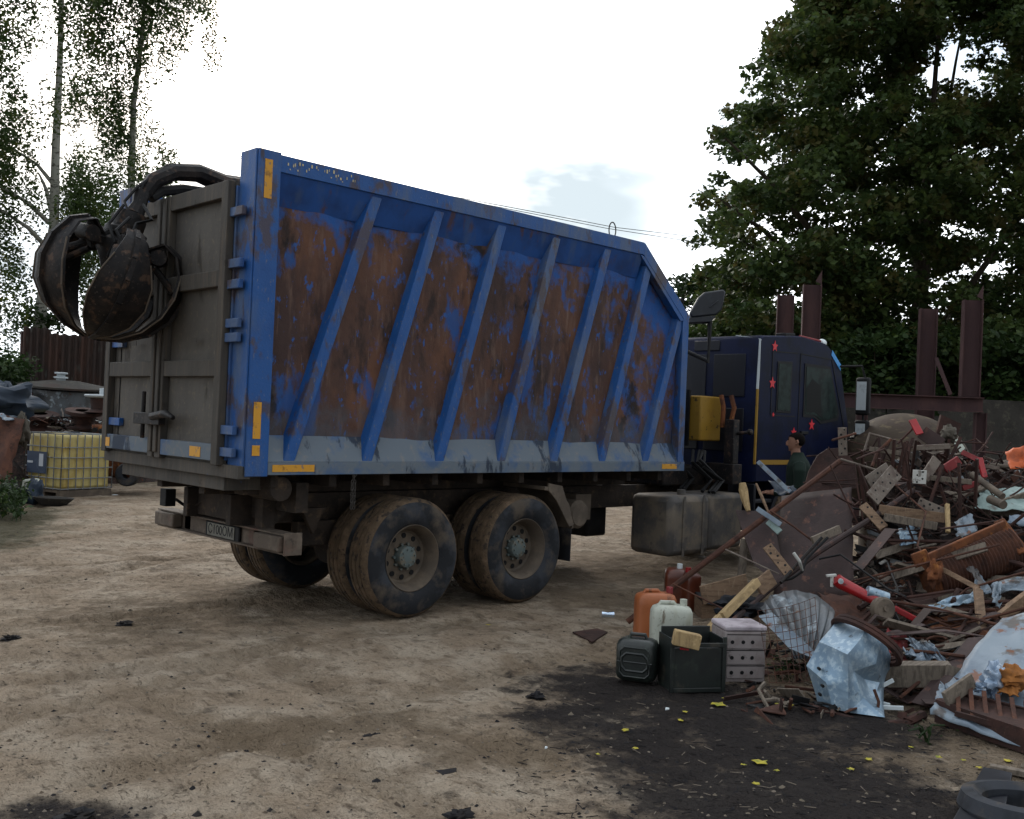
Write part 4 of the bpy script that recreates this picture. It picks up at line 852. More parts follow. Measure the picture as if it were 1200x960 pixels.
def sheet(name, corners, mat, label, cat, group=None, n=14, crump=.03, th_=.006, seed=0, corr=None, freq=3.0, kind=None):
    """corners TL,TR,BR,BL as points -> crumpled plate with thickness"""
    TL, TR, BR, BL = [Vector(c) for c in corners]; nn = (TR-TL).cross(BL-TL).normalized(); vs = []; rr = random.Random(seed)
    for i in range(n+1):
        for j in range(n+1):
            u, v = i/n, j/n; p = (TL*(1-u)+TR*u)*(1-v)+(BL*(1-u)+BR*u)*v
            e = mnoise.noise(Vector((u*freq+seed*3.3, v*freq, seed)))*crump + mnoise.noise(Vector((u*freq*3+seed, v*freq*3, seed+5)))*crump*.3
            if corr: e += math.sin((u if corr[2] == 'u' else v)*2*PI*corr[0])*corr[1]
            ed = (mnoise.noise(Vector((u*7+seed, v*7, 2))))*crump*.8*(1 if i in (0, n) or j in (0, n) else 0)
            vs.append(p + nn*e + (TR-TL).normalized()*ed)
    m = MB(); m.add(vs, [(i*(n+1)+j, i*(n+1)+j+1, (i+1)*(n+1)+j+1, (i+1)*(n+1)+j) for i in range(n) for j in range(n)])
    o = m.build(name, mat, sharp=25); s = o.modifiers.new('thick', 'SOLIDIFY'); s.thickness = th_; s.offset = 0
    tag(o, label, cat, group); return o
# big flanged drum on the stack behind the tote
def lathe_thing(name, label, cat, parts, c, ax, loc, n=32, group=None):
    R_ = empty(name, label, cat, group, loc=loc)
    for nm, mt, prof in parts:
        m = MB(); m.lathe(prof, c, ax, n); part(m, nm, mt, R_)
    return R_
c = at(76, 470, 22.5); ax = (Vector((0, 0, 1)) + rt*.04 - fw*.05).normalized()
FD = lathe_thing('flanged_drum', 'grey steel drum section with a wide mossy flange lid on the left scrap stack', 'drum',
    [('drum_shell', 'sheet_grey', [(.86, -.34), (.74, -.30), (.70, .24)]), ('lid', 'concrete', [(.001, .46), (.3, .45), (.8, .37), (.98, .33), (.98, .29), (.70, .27)]), ('bottom_flange', 'rust_dark', [(.70, -.28), (1.0, -.34), (1.0, -.40), (.5, -.42)])], c, ax, (c.x, c.y, 0))
m = MB(); cc = c + ax*.45 - rt*.12; m.lathe([(.1, 0), (.1, .05), (.15, .06), (.15, .09), (.09, .1), (.09, .15), (.14, .16), (.14, .19), (.0, .19)], cc, ax, 18); part(m, 'cap', 'white_trim', FD)
a, b = orth(ax); m = MB()
for k in range(28):
    an = k/28*2*PI; q = c + (a*math.cos(an)+b*math.sin(an))*1.01 - ax*.37; m.beam(q-ax*.03, q+ax*.03, .09, .02, (a*math.cos(an)+b*math.sin(an)))
part(m, 'flange_bolts', 'wiper_white', FD)
c = at(122, 464, 20.5)
lathe_thing('pipe_flange', 'white rimmed steel flange stacked beside the big drum at the truck door', 'flange', [('flange_plate', 'white_trim', [(0, .03), (.36, .02), (.38, 0), (.36, -.03), (.3, -.05)]), ('neck', 'rust_dark', [(.26, -.04), (.24, -.28), (.36, -.34), (0, -.36)]), ('top_pipe', 'white_trim', [(0, .16), (.09, .15), (.09, .03)])], c, Vector((0, 0, 1)), (c.x, c.y, 0))
for (px_, py_, d_s, r_s, lb) in ((44, 487, 20.9, .42, 'rusty dark flange lying low left under the big drum'), (98, 484, 20.6, .36, 'rusty dark flange lying low right under the big drum'), (16, 462, 21.5, .38, 'grey ring flange at the far left of the drum stack')):
    c = at(px_, py_, d_s); lathe_thing('pipe_flange', lb, 'flange', [('flange_plate', 'rust_dark', [(r_s*.45, .05), (r_s, .05), (r_s, -.02), (r_s*.7, -.04), (r_s*.6, -.22), (r_s*.9, -.26), (r_s*.9, -.3), (r_s*.4, -.3)])], c, (Vector((0, 0, 1))+rt*.1-fw*.15).normalized(), (c.x, c.y, 0))
# mound of scrap below them
def mound(name, label, c, rx, ry, h, mat, seed, cat=None, kind='stuff', n=46, rough_=.22, ang=0):
    vs = []; ca, sa = math.cos(ang), math.sin(ang)
    for i in range(n+1):
        for j in range(n+1):
            u = -1+2*i/n; v = -1+2*j/n; r2 = math.hypot(u, v); f = max(0, 1-r2)**.6
            z = h*f*(1+.5*mnoise.noise(Vector((u*3+seed, v*3, 0)))) + f*rough_*mnoise.noise(Vector((u*9, v*9, seed))) + f*rough_*.5*mnoise.noise(Vector((u*22, v*22, seed))) - .05*(r2 > .97)
            X_ = u*rx; Y_ = v*ry; vs.append((c.x+X_*ca-Y_*sa, c.y+X_*sa+Y_*ca, z-.03))
    m = MB(); m.add(vs, [(i*(n+1)+j, (i+1)*(n+1)+j, (i+1)*(n+1)+j+1, i*(n+1)+j+1) for i in range(n) for j in range(n)])
    o = m.build(name, mat, sharp=20); return tag(o, label, cat, None, kind)
c = at(60, 500, 23.2); mound('scrap_mound', 'dark heap of small rusty scrap under the drum and flange', Vector((c.x, c.y, 0)), 2.7, 2.0, 1.5, 'scrap', 3, 'scrap', ang=-.7)
c = at(-75, 500, 18.8); mound('scrap_mound', 'low dark scrap at the left edge of the yard', Vector((c.x, c.y, 0)), 2.2, 1.6, 1.0, 'scrap', 8, 'scrap', ang=-.7)
def debris(name, label, region, n, seed, mats=('rust_dark', 'rust', 'sheet_grey', 'wood_grey', 'black', 'plate_grey')):
    """loose small bits nobody could count: one object"""
    rr = random.Random(seed); m = MB()
    for k in range(n):
        p = region(rr); L = rr.uniform(.05, .35)*(.5 if rr.random() < .5 else 1); d = Vector((rr.gauss(0, 1), rr.gauss(0, 1), rr.gauss(0, .45))).normalized(); q = p + d*L
        t = rr.random(); mi = rr.randrange(len(mats))
        if t < .4: m.tube([p, p.lerp(q, .5)+Vector((rr.gauss(0, .02), rr.gauss(0, .02), rr.gauss(0, .02))), q], rr.uniform(.005, .015), 5, mi)
        elif t < .75: m.beam(p, q, rr.uniform(.015, .07), rr.uniform(.003, .012), (rr.gauss(0, 1), rr.gauss(0, 1), rr.gauss(0, 1)), mi)
        else:
            a, b = orth(d); m.prism([p, p+d*L*.6+a*L*.3, p+d*L*.3+b*L*.1+a*L*.5, p+a*L*.45], b*.006, mi)
    o = m.build(name, list(mats), sharp=30); return tag(o, label, 'scrap', None, 'stuff')
debris('loose_scrap', 'loose rusty bits lying on the left scrap stack', lambda rr: at(rr.gauss(72, 36), rr.uniform(488, 512), rr.uniform(20.3, 22)), 260, 5)
pp = P3([(-30, 480, 17.5), (29, 491, 17.3), (4, 592, 16.6), (-60, 600, 16.6)])
sheet('rusty_sheet', pp, 'rust', 'tall rust-brown steel sheet leaning at the left edge of the yard', 'metal sheet', crump=.1, seed=3)
sheet('metal_sheet', P3([(-8, 484, 17.2), (26, 489, 17.6), (33, 495, 17.9), (5, 492, 17.0)]), 'galv_white', 'pale bent strip on top of the leaning rusty sheet at left', 'metal sheet', crump=.06, seed=4)
def blob(name, c, rx, ry, rz, mat, label, cat, seed, crump=.35, n=20, freq=1.8, group=None):
    m = MB(); vs = []
    for i in range(n+1):
        for j in range(n):
            t = PI*i/n; p = 2*PI*j/n; d = Vector((math.sin(t)*math.cos(p), math.sin(t)*math.sin(p), math.cos(t)))
            e = 1+crump*(mnoise.noise(d*freq+Vector((seed, 0, 0)))+.5*mnoise.noise(d*freq*2.7+Vector((0, seed, 0)))-.35*abs(mnoise.noise(d*freq*3.5))-.15*abs(mnoise.noise(d*freq*9)))
            vs.append(Vector(c)+Vector((d.x*rx*e, d.y*ry*e, max(-.9, d.z)*rz*e)))
    m.add(vs, [(i*n+j, (i+1)*n+j, (i+1)*n+(j+1) % n, i*n+(j+1) % n) for i in range(n) for j in range(n)])
    return tag(m.build(name, mat, sharp=60), label, cat, group)
c = at(8, 472, 18.5); blob('tarp_bundle', c, .55, .5, .38, 'tarp', 'blue-grey tarp bundle above the leaning rusty sheet', 'tarp', 2, .5)
c = at(26, 505, 17.5); blob('rag_pile', c, .12, .16, .3, 'rag', 'dark tangled rags between the rusty sheet and the yellow tote', 'rags', 4, .45, freq=2)
c = gp(12, 592); blob('rag_pile', Vector((c.x, c.y, .15)), .22, .2, .22, 'cloth_dark', 'black rag lump on the ground in front of the tote', 'rags', 5, .4, freq=2)
c = gp(39, 590); blob('plastic_bag', Vector((c.x, c.y, .14)), .18, .16, .26, 'tarp', 'bluish plastic bag in front of the tote', 'plastic bag', 6, .5)
JG = gp(34, 586)
m = MB(); m.prism([JG+rt*a+Vector((0, 0, z)) for a, z in ((-.17, .1), (.12, .08), (.16, .3), (.07, .38), (-.14, .36))], Vector((fw.x, fw.y, 0))*.2); th(m, 'plastic_jug', 'white_plastic', 'yellowed white plastic jug beside the nettles', 'jug', bevel=.04)
c = gp(62, 592); m = MB(); m.lathe([(0, .02), (.2, .03), (.3, .12), (.33, .13), (.31, .105), (.2, .0), (0, .0)], Vector((c.x, c.y, .0)), (0.05, 0, 1), 24); th(m, 'basin', 'concrete', 'shallow round basin on the ground in front of the tote pallet', 'basin')
# yellow machine half hidden behind the doors
MC = empty('yellow_loader', 'worn yellow machine with a black wheel, seen under the rear doors of the truck', 'machine', loc=tuple(gp(170, 563)))
def mp_(px, py, d=20.0): return at(px, py, d)
m = MB(); m.prism([mp_(106, 497), mp_(128, 500), mp_(132, 517), mp_(116, 514), mp_(108, 508)], fw*.5); m.prism([mp_(112, 560, 19.6), mp_(114, 530, 19.6), mp_(150, 522, 19.6), mp_(230, 532, 19.6), mp_(232, 554, 19.6), mp_(185, 562, 19.6), mp_(170, 545, 19.6), mp_(150, 560, 19.6)], fw*.9)
part(m, 'machine_body', 'rust_orange', MC, bevel=.04)
m = MB(); m.lathe([(.08, -.1), (.2, -.1), (.23, -.06), (.23, .06), (.2, .1), (.08, .1)], mp_(150, 556, 19.5), -fw, 24, closed=True); part(m, 'wheel', 'rubber', MC)
for k in range(3):
    q = mp_(112+k*7, 504+k*1.5, 19.95); m = MB(); m.tube([q, q-fw*.05], .05, 8); part(m, 'bolt_hole', 'black', MC)
# nettles / weeds
def weeds(label, pts, h, seed, n=12, sz=.07, mat='leaf_bush'):
    rr = random.Random(seed); c0_ = gp(*pts[0]); R_ = empty('nettle_clump', label, 'weeds', 'weeds at the yard edge', loc=(c0_.x, c0_.y, 0)); m = MB(); L = []
    for k in range(n):
        q = gp(rr.uniform(min(p[0] for p in pts), max(p[0] for p in pts)), rr.uniform(min(p[1] for p in pts), max(p[1] for p in pts))); q.z = 0
        t = q + Vector((rr.gauss(0, .12), rr.gauss(0, .12), h*rr.uniform(.6, 1.1))); m.tube([q, q.lerp(t, .5)+Vector((0, 0, .04)), t], .006, 4)
        for j in range(int(26*h/.6)): L.append(q.lerp(t, rr.uniform(.15, 1.05)) + Vector((rr.gauss(0, .06), rr.gauss(0, .06), rr.gauss(0, .02))))
    part(m, 'stem', 'leaf_bush', R_)
    me = leaf_mesh('foliage', np.array([tuple(l) for l in L]), mat, sz, shape=4, aspect=.8); o = bpy.data.objects.new('foliage', me); COL.objects.link(o); o.parent = R_; o.matrix_parent_inverse = Matrix.Translation(-Vector(R_.location))
weeds('green nettles growing at the foot of the leaning rusty sheet', [(-20, 598), (26, 612)], .55, 2, 34, .09)
weeds('small weeds in the gap between the tote and the truck doors', [(112, 560), (130, 566)], .35, 3, 12, .08)
weeds('few weeds under the rear of the truck behind the bumper', [(190, 560), (222, 563)], .22, 4, 8, .06)
weeds('small green sprig on the soil below the scrap heap', [(1076, 862), (1090, 872)], .10, 6, 6, .035)
weeds('tuft of green by the crushed white sheet and wire mesh', [(915, 785), (945, 800)], .12, 7, 8, .04)

# ---------------------------------------------------------------- person beside the cab
def person():
    base = at(937, 520, 12.1); base.z = 0
    R_ = empty('person', 'dark-haired person in a dark green jacket standing beside the cab, facing left', 'person', loc=tuple(base))
    fdir = (-rt0*.95 + fw*.25); fdir.z = 0; fdir.normalize(); side = Vector((fdir.y, -fdir.x, 0))     # side = person's right
    zt_ = at(937, 507, 12.1).z; S = zt_/1.76
    def B(f_, s_, z_): return base + (fdir*f_ + side*s_)*S + Vector((0, 0, z_*S))
    def skin(name, verts, edges, mat, parent, sub_=2, root=0):
        me = bpy.data.meshes.new(name); me.from_pydata([tuple(B(*v[:3])) for v in verts], edges, []); o = bpy.data.objects.new(name, me); COL.objects.link(o)
        sk = o.modifiers.new('skin', 'SKIN'); sk.branch_smoothing = .6
        if not me.skin_vertices: me.skin_vertices.new() if hasattr(me.skin_vertices, 'new') else None
        sv = me.skin_vertices[0].data
        for i, v in enumerate(verts): sv[i].radius = (v[3]*S, (v[4] if len(v) > 4 else v[3])*S)
        sv[root].use_root = True
        ss = o.modifiers.new('sub', 'SUBSURF'); ss.levels = sub_; ss.render_levels = sub_
        dg = bpy.context.evaluated_depsgraph_get(); dg.update(); m2 = bpy.data.meshes.new_from_object(o.evaluated_get(dg)); bpy.data.objects.remove(o)
        m2.name = name; m2.materials.clear(); m2.materials.append(M[mat]); m2.polygons.foreach_set('use_smooth', [True]*len(m2.polygons))
        o = bpy.data.objects.new(name, m2); COL.objects.link(o); o.parent = parent; 
        if parent.type == 'EMPTY': o.matrix_parent_inverse = Matrix.Translation(-Vector(parent.location))
        return o
    def loft(m, secs, n=18):                                            # elliptic sections: f, s, z, rf, rs
        vs = []
        for (f_, s_, z_, rf, rs_) in secs:
            vs += [B(f_+math.cos(a)*rf, s_+math.sin(a)*rs_, z_) for a in np.linspace(0, 2*PI, n, endpoint=False)]
        L = len(secs); m.add(vs, [(i*n+j, i*n+(j+1) % n, (i+1)*n+(j+1) % n, (i+1)*n+j) for i in range(L-1) for j in range(n)] + [tuple(range(n))[::-1], tuple(range((L-1)*n, L*n))])
    def fused(m, name, mat, parent, vox):
        o = m.build(name, mat); rm = o.modifiers.new('r', 'REMESH'); rm.mode = 'VOXEL'; rm.voxel_size = vox*S; sm = o.modifiers.new('s', 'SMOOTH'); sm.iterations = 3; sm.factor = .5
        dg = bpy.context.evaluated_depsgraph_get(); dg.update(); m2 = bpy.data.meshes.new_from_object(o.evaluated_get(dg)); old = o.data; o.modifiers.clear(); o.data = m2; m2.name = name
        if not m2.materials: m2.materials.append(M[mat])
        m2.polygons.foreach_set('use_smooth', [True]*len(m2.polygons)); o.parent = parent
        if parent.type == 'EMPTY': o.matrix_parent_inverse = Matrix.Translation(-Vector(parent.location))
        return o
    def limb(m, pts, rs_): m.tube([B(*p) for p in pts], [r*S for r in rs_], 12)
    m = MB()
    loft(m, [(.02, 0, 1.40, .05, .06), (.035, 0, 1.47, .058, .06), (.045, 0, 1.56, .055, .056), (.05, 0, 1.60, .05, .05)])
    loft(m, [(.055, 0, 1.545, .03, .03), (.06, 0, 1.56, .062, .05), (.052, 0, 1.60, .082, .066), (.045, 0, 1.65, .094, .075), (.04, 0, 1.69, .094, .077), (.035, 0, 1.725, .08, .066), (.03, 0, 1.748, .045, .04)])
    m.prism([B(.125, -.014, 1.672), B(.168, 0, 1.632), B(.125, .014, 1.672)], Vector((0, 0, -.045*S)))
    m.tube([B(.128, -.02, 1.605), B(.142, 0, 1.605), B(.128, .02, 1.605)], .010*S, 8); m.tube([B(.105, 0, 1.56), B(.12, 0, 1.562)], .026*S, 10)
    for s_ in (1, -1): m.tube([B(.035, s_*.078, 1.615), B(.02, s_*.09, 1.64), B(.03, s_*.082, 1.67)], .013*S, 8)
    loft(m, [(0, 0, .85, .10, .13), (0, 0, 1.0, .09, .12), (0, 0, 1.3, .10, .15), (.01, 0, 1.43, .06, .10)])
    for s_ in (1, -1):
        limb(m, [(0, s_*.15, 1.40), (.0, s_*.235, 1.13), (.22, s_*.17, 1.04), (.30, s_*.15, 1.03)], [.05, .04, .032, .026])
        limb(m, [(0, s_*.09, .92), (.01, s_*.10, .5), (0, s_*.10, .08)], [.085, .055, .04])
        loft(m, [(.33, s_*.145, 1.012, .045, .018), (.33, s_*.145, 1.045, .045, .018)], 10)
        for k, off in enumerate((-.026, -.009, .008, .024)):
            ln = (.030, .036, .034, .026)[k]; limb(m, [(.36, s_*.145+off, 1.03), (.375+ln, s_*.145+off, 1.022), (.38+ln*1.5, s_*.145+off, .998)], [.0085, .008, .007])
        limb(m, [(.315, s_*.125, 1.035), (.345, s_*.108, 1.04), (.37, s_*.105, 1.03)], [.011, .010, .008])
    bd = fused(m, 'body', 'skin', R_, .007)
    m = MB(); loft(m, [(0, 0, .84, .135, .185), (0, 0, .95, .14, .185), (0, 0, 1.1, .135, .175), (.0, 0, 1.25, .145, .195), (.0, 0, 1.36, .14, .215), (.0, 0, 1.42, .115, .19), (.01, 0, 1.465, .09, .12), (.015, 0, 1.50, .075, .08), (.02, 0, 1.525, .072, .074)])
    for s_ in (1, -1): limb(m, [(0, s_*.16, 1.385), (-.01, s_*.225, 1.30), (.0, s_*.245, 1.13), (.06, s_*.225, 1.08), (.22, s_*.175, 1.045), (.27, s_*.16, 1.04)], [.075, .075, .06, .058, .048, .046])
    fused(m, 'jacket', 'jacket', R_, .012)
    m = MB(); loft(m, [(0, 0, .98, .12, .165), (0, 0, .88, .13, .18), (0, 0, .80, .12, .17)])
    for s_ in (1, -1): limb(m, [(0, s_*.09, .88), (.02, s_*.10, .5), (0, s_*.10, .10)], [.098, .075, .065])
    fused(m, 'trousers', 'trousers', R_, .014)
    for s_ in (1, -1):
        m = MB(); m.prism([B(f_, s_*.075+.0, z_) for f_, z_ in ((-.06, 0), (.2, 0), (.21, .05), (.1, .09), (.04, .13), (-.06, .13))], side*(s_*.09*S)); part(m, 'shoe', 'black', R_, bevel=.015)
    # head details
    n = 16; hc = B(.04, 0, 1.655)
    m = MB()
    for s_ in (1, -1): m.tube([B(.128, s_*.03, 1.672), B(.135, s_*.03, 1.672)], .010*S, 8); m.beam(B(.133, s_*.015, 1.69), B(.128, s_*.05, 1.692), .008, .008)
    sub(m, 'eyes', 'hair', bd)
    m = MB(); vs = []
    for i in range(n+1):
        for j in range(n):
            t = PI*i/n; p = 2*PI*j/n; d = Vector((math.sin(t)*math.cos(p), math.sin(t)*math.sin(p), math.cos(t)))
            k_ = 1.0; x_ = d.x*.100 - .006; z_ = d.z*.094+.014
            if d.x > .1: z_ = max(z_, .022+.03*min(1, (d.x-.1)/.4))
            elif d.x > -.25: z_ = max(z_, -.02)
            if z_ < -.055: z_ = -.055 + (z_+.055)*.3
            vs.append(hc + (fdir*(x_*k_ if d.x > 0 else x_) + side*(d.y*.083*k_))*S + Vector((0, 0, z_*S)))
    m.add(vs, [(i*n+j, (i+1)*n+j, (i+1)*n+(j+1) % n, i*n+(j+1) % n) for i in range(n) for j in range(n)])
    part(m, 'hair', 'hair', R_)
person()

# ---------------------------------------------------------------- the scrap heap on the right
def DP(y): return float(np.interp(y, [470, 520, 560, 600, 650, 700, 750, 800, 850, 900, 960], [11.2, 10.2, 9.8, 9.3, 8.8, 8.0, 7.2, 6.7, 6.2, 5.6, 4.8]))
# mound: height field in the frame of the yard (s = distance from the camera, l = sideways)
ns, nl = 150, 190; S_ = np.linspace(6.2, 15.5, ns); Lx = np.linspace(-1.0, 9.5, nl); SS, LL = np.meshgrid(S_, Lx, indexing='ij')
hp = np.interp(SS, [6.2, 6.7, 7.2, 8.0, 8.8, 9.3, 10.0, 10.7, 12, 14, 15.2], [0, .02, .10, .22, .42, .70, 1.30, 1.42, 1.1, .4, 0])
wob = fbm(SS, LL, .8, 3, 31)*1.0
leftl = np.interp(SS, [6.2, 7.2, 8.0, 9.0, 10.5, 13, 15.5], [2.7, 2.35, 2.5, 2.9, 3.5, 5.2, 6.5]); fall = np.clip((LL+wob*.4-leftl)/.55, 0, 1); fall = fall*fall*(3-2*fall)
HH = hp*fall*(1+.3*fbm(SS, LL, 1.3, 3, 5)) + fall*(fbm(SS, LL, 3.2, 4, 6)*.28 + np.abs(fbm(SS, LL, 9, 3, 8))*.16) - .06
cf = np.array([rt0.x, rt0.y]); ff = np.array([math.cos(yaw), math.sin(yaw)])
XX = CAM.x + SS*ff[0] + LL*cf[0]; YY = CAM.y + SS*ff[1] + LL*cf[1]
idx = np.arange(ns*nl).reshape(ns, nl); Fq = np.stack([idx[:-1, :-1], idx[:-1, 1:], idx[1:, 1:], idx[1:, :-1]], -1).reshape(-1, 4)
me = arrmesh('scrap_heap', np.stack([XX.ravel(), YY.ravel(), HH.ravel()], 1), Fq, 'scrap'); o = bpy.data.objects.new('scrap_heap', me); COL.objects.link(o)
tag(o, 'dark tangled mass of rusty scrap forming the heap at right', 'scrap heap', None, 'stuff')
def hz(s, l):
    i = int(np.clip((s-6.2)/9.3*(ns-1), 0, ns-1)); j = int(np.clip((l+1)/10.5*(nl-1), 0, nl-1)); return float(HH[i, j])
def hpt(s, l, dz=0): return Vector((CAM.x+s*ff[0]+l*cf[0], CAM.y+s*ff[1]+l*cf[1], max(0, hz(s, l))+dz))
def reg(rr):
    while True:
        s = rr.uniform(6.6, 11.2); l = rr.uniform(2.2, 7.5)
        if hz(s, l) > .03: return hpt(s, l, rr.uniform(0, .14))
debris('scrap_debris', 'countless small rusty offcuts strewn over the scrap heap', reg, 2600, 9, ('rust_dark', 'rust', 'rust_purple', 'wood_grey', 'black', 'plate_grey', 'rust_dark', 'sheet_grey'))
def reg2(rr):
    s = rr.uniform(6.3, 8.6); l = rr.uniform(1.5, 3.0)+.25*(s-6.3); return Vector((CAM.x+s*ff[0]+l*cf[0], CAM.y+s*ff[1]+l*cf[1], rr.uniform(0, .05)))
debris('scrap_debris', 'small dark litter on the soil among the canisters and wire mesh', reg2, 260, 19, ('black', 'rust_dark', 'wood_grey', 'rust'))

def bar(label, pts, r, mat, cat='bar', name='metal_bar', n=8, group=None):
    m = MB(); m.tube([at(p[0], p[1], p[2] if len(p) > 2 else DP(p[1])) if not isinstance(p, Vector) else p for p in pts], r, n); return th(m, name, mat, label, cat, group)
def plank(label, a, b, w, t, mat, name='wooden_plank', cat='plank', u=None, group=None, holes=0, bevel=.003, root=None):
    a = at(*a) if not isinstance(a, Vector) else a; b = at(*b) if not isinstance(b, Vector) else b
    d = (b-a).normalized()
    if u is None: u = d.cross(fw).normalized()
    m = MB(); m.beam(a, b, w, t, u); o = th(m, name, mat, label, cat, group, bevel=bevel)
    if holes:
        u = (Vector(u)-d*Vector(u).dot(d)).normalized(); n_ = d.cross(u); 
        if n_.dot(fw) > 0: n_ = -n_
        hm = MB(); rr = random.Random(int(w*1e4)+holes)
        for k in range(holes):
            tt = (k+.5)/holes; c = a.lerp(b, tt)+u*((-1)**k*w*.2) + n_*(t/2); hm = MB(); hm.tube([c-n_*.004, c+n_*.0015], .008+.004*rr.random(), 8)
            h = hm.build('bolt_hole', 'black'); h.parent = o
    return o
# long bars
g0 = gp(735, 733); bar('longest rusty pipe, slanting from the soil by the canisters up to the heap top', [Vector((g0.x, g0.y, .03)), (850, 641, 9.0), (985, 540, 10.0)], .028, 'rust', 'pipe', 'rusty_pipe')
bar('thick bent rusty pipe running from the upright plates down over the wood', [(1070, 575, 9.6), (1016, 611, 9.2), (953, 651, 8.9), (900, 692, 8.5), (848, 738, 7.9)], .026, 'rust_purple', 'pipe', 'rusty_pipe')
bar('thin pale rod lying across beside the brown canisters', [(788, 684, 8.4), (852, 716, 8.1)], .007, 'rust', 'rod', 'steel_rod')
bar('thin pale rod under the long pipe, left of the leaning plates', [(850, 644, 8.8), (913, 673, 8.6)], .008, 'plate_grey', 'rod', 'steel_rod')
bar('thin rod crossing the big dark steel plate', [(903, 599, 9.3), (930, 617, 9.2), (963, 642, 9.0)], .010, 'rust', 'rod', 'steel_rod')
bar('thin bar above the steel plate running right from the long pipe tip', [(985, 538, 9.9), (1030, 552, 9.8)], .012, 'plate_grey', 'rod', 'steel_rod')
bar('dark bent cable loop below the leaning steel plate', [(970, 630, 8.8), (945, 655, 8.7), (940, 670, 8.6), (928, 678, 8.6), (918, 680, 8.6)], .012, 'black', 'cable', 'bent_cable')
bar('dark bent cable fork touching the thick bent pipe', [(963, 630, 8.7), (938, 657, 8.6), (915, 683, 8.4)], .014, 'soot', 'cable', 'bent_cable')
bar('short white-tipped hook on the bent cables', [(930, 648, 8.5), (937, 658, 8.5), (940, 668, 8.6)], .014, 'plate_white', 'hook', 'steel_hook')
# leaning plates
sheet('steel_plate', P3([(916, 581, 9.9), (998, 571, 9.6), (1001, 700, 8.7), (905, 700, 8.9)]), 'rust_purple', 'big square dark steel plate leaning below the person', 'steel plate', crump=.018, seed=11, freq=1.5)
m = MB(); pl = P3([(940, 580, 10.3), (948, 552, 10.4), (958, 534, 10.4), (970, 526, 10.4), (985, 525, 10.3), (1000, 540, 10.2), (1006, 572, 9.9)]); m.prism(pl, fw*.02); th(m, 'steel_plate', 'rust_dark', 'round-cornered rusty plate right behind the square steel plate', 'steel plate')
m = MB(); pl = P3([(862, 598, 9.6), (905, 600, 9.5), (914, 645, 9.2), (918, 690, 8.8), (898, 674, 8.9), (884, 662, 9.0), (872, 628, 9.3)]); m.prism(pl, fw*.012); th(m, 'steel_plate', 'rust_purple', 'curved greyish plate left of the square steel plate', 'steel plate')
plank('pale blue-white slat pointing up left of the person', (888, 541, 10.4), (926, 577, 10.2), .045, .02, 'galv_white', 'metal_strip', 'strip')
plank('short blue-white slat crossing the long pipe', (887, 596, 9.2), (915, 615, 9.1), .045, .02, 'galv_white', 'metal_strip', 'strip')
plank('second short blue-white slat, lower right of the first', (900, 611, 9.2), (914, 624, 9.1), .06, .02, 'pale_green', 'metal_strip', 'strip')
sheet('metal_sheet', P3([(900, 563, 10.6), (930, 570, 10.5), (938, 580, 10.3), (912, 580, 10.3)]), 'tarp', 'blue-grey crumpled sheet beside the person', 'metal sheet', crump=.05, seed=14, n=8)
m = MB(); m.tube([at(870, 566, 9.6), at(871, 574, 9.6), at(873, 585, 9.55), at(877, 599, 9.5)], [.03, .045, .04, .022], 8); th(m, 'driftwood_stub', 'wood_pale', 'rounded pale wood stub standing above the curved plate', 'wood')
bar('thin broken stick with a white tip beside the wood stub', [(886, 567, 9.6), (893, 583, 9.5), (901, 602, 9.4)], [.012, .016, .010], 'wood', 'stick', 'wood_stick')
plank('light grey post standing on the soil behind the wood scraps', (873, 632, 9.3), (868, 684, 9.2), .07, .04, 'wood_grey', 'wooden_post', 'post')
plank('brown wood block with nail holes leaning on the curved plate', (899, 640, 8.7), (925, 673, 8.5), .085, .03, 'wood', holes=6)
plank('grey-brown board in front of the square plate, right of the nail-holed block', (952, 634, 8.8), (984, 620, 8.9), .07, .035, 'wood_grey')
plank('pale squared timber leaning towards the white crate', (887, 682, 8.2), (846, 723, 7.8), .065, .055, 'wood_pale', 'timber', 'timber')
plank('short pale timber end next to the white crate', (843, 724, 7.7), (830, 741, 7.5), .06, .05, 'wood_pale', 'timber', 'timber')
plank('flat broken board on the black-rimmed drawer', (822, 698, 8.6), (876, 683, 8.7), .16, .02, 'wood', u=(0, 0, 0) if 0 else None)
plank('short wedge board behind the squared timber', (905, 676, 8.5), (888, 690, 8.4), .14, .03, 'wood')
plank('small grey wood piece at the foot of the standing post', (876, 690, 8.9), (896, 683, 8.9), .12, .03, 'wood_grey')
# wooden drawer box with black rim
DR = empty('drawer_box', 'brown wooden drawer with a black rim behind the white crate', 'drawer', loc=tuple(gp(850, 728)))
a = gp(822, 727); b = gp(889, 730); dx = (b-a); dy = Vector((fw.x, fw.y, 0))*.4
m = MB(); m.prism([a, b, b+Vector((0, 0, .17)), a+Vector((0, 0, .17))], dy); part(m, 'drawer_body', 'wood', DR)
m = MB(); z = Vector((0, 0, .172)); m.prism([a+z, b+z, b+z+dy, a+z+dy], Vector((0, 0, .025))); m.beam(a+z-dy*.05, b+z-dy*.05, .04, .03); part(m, 'rim', 'black', DR)
c = gp(866, 757); blob('cloth_heap', Vector((c.x, c.y, .32)), .24, .2, .08, 'cloth_dark', 'black cloth lying over the back of the white crate', 'cloth', 9, .45, freq=2.4)
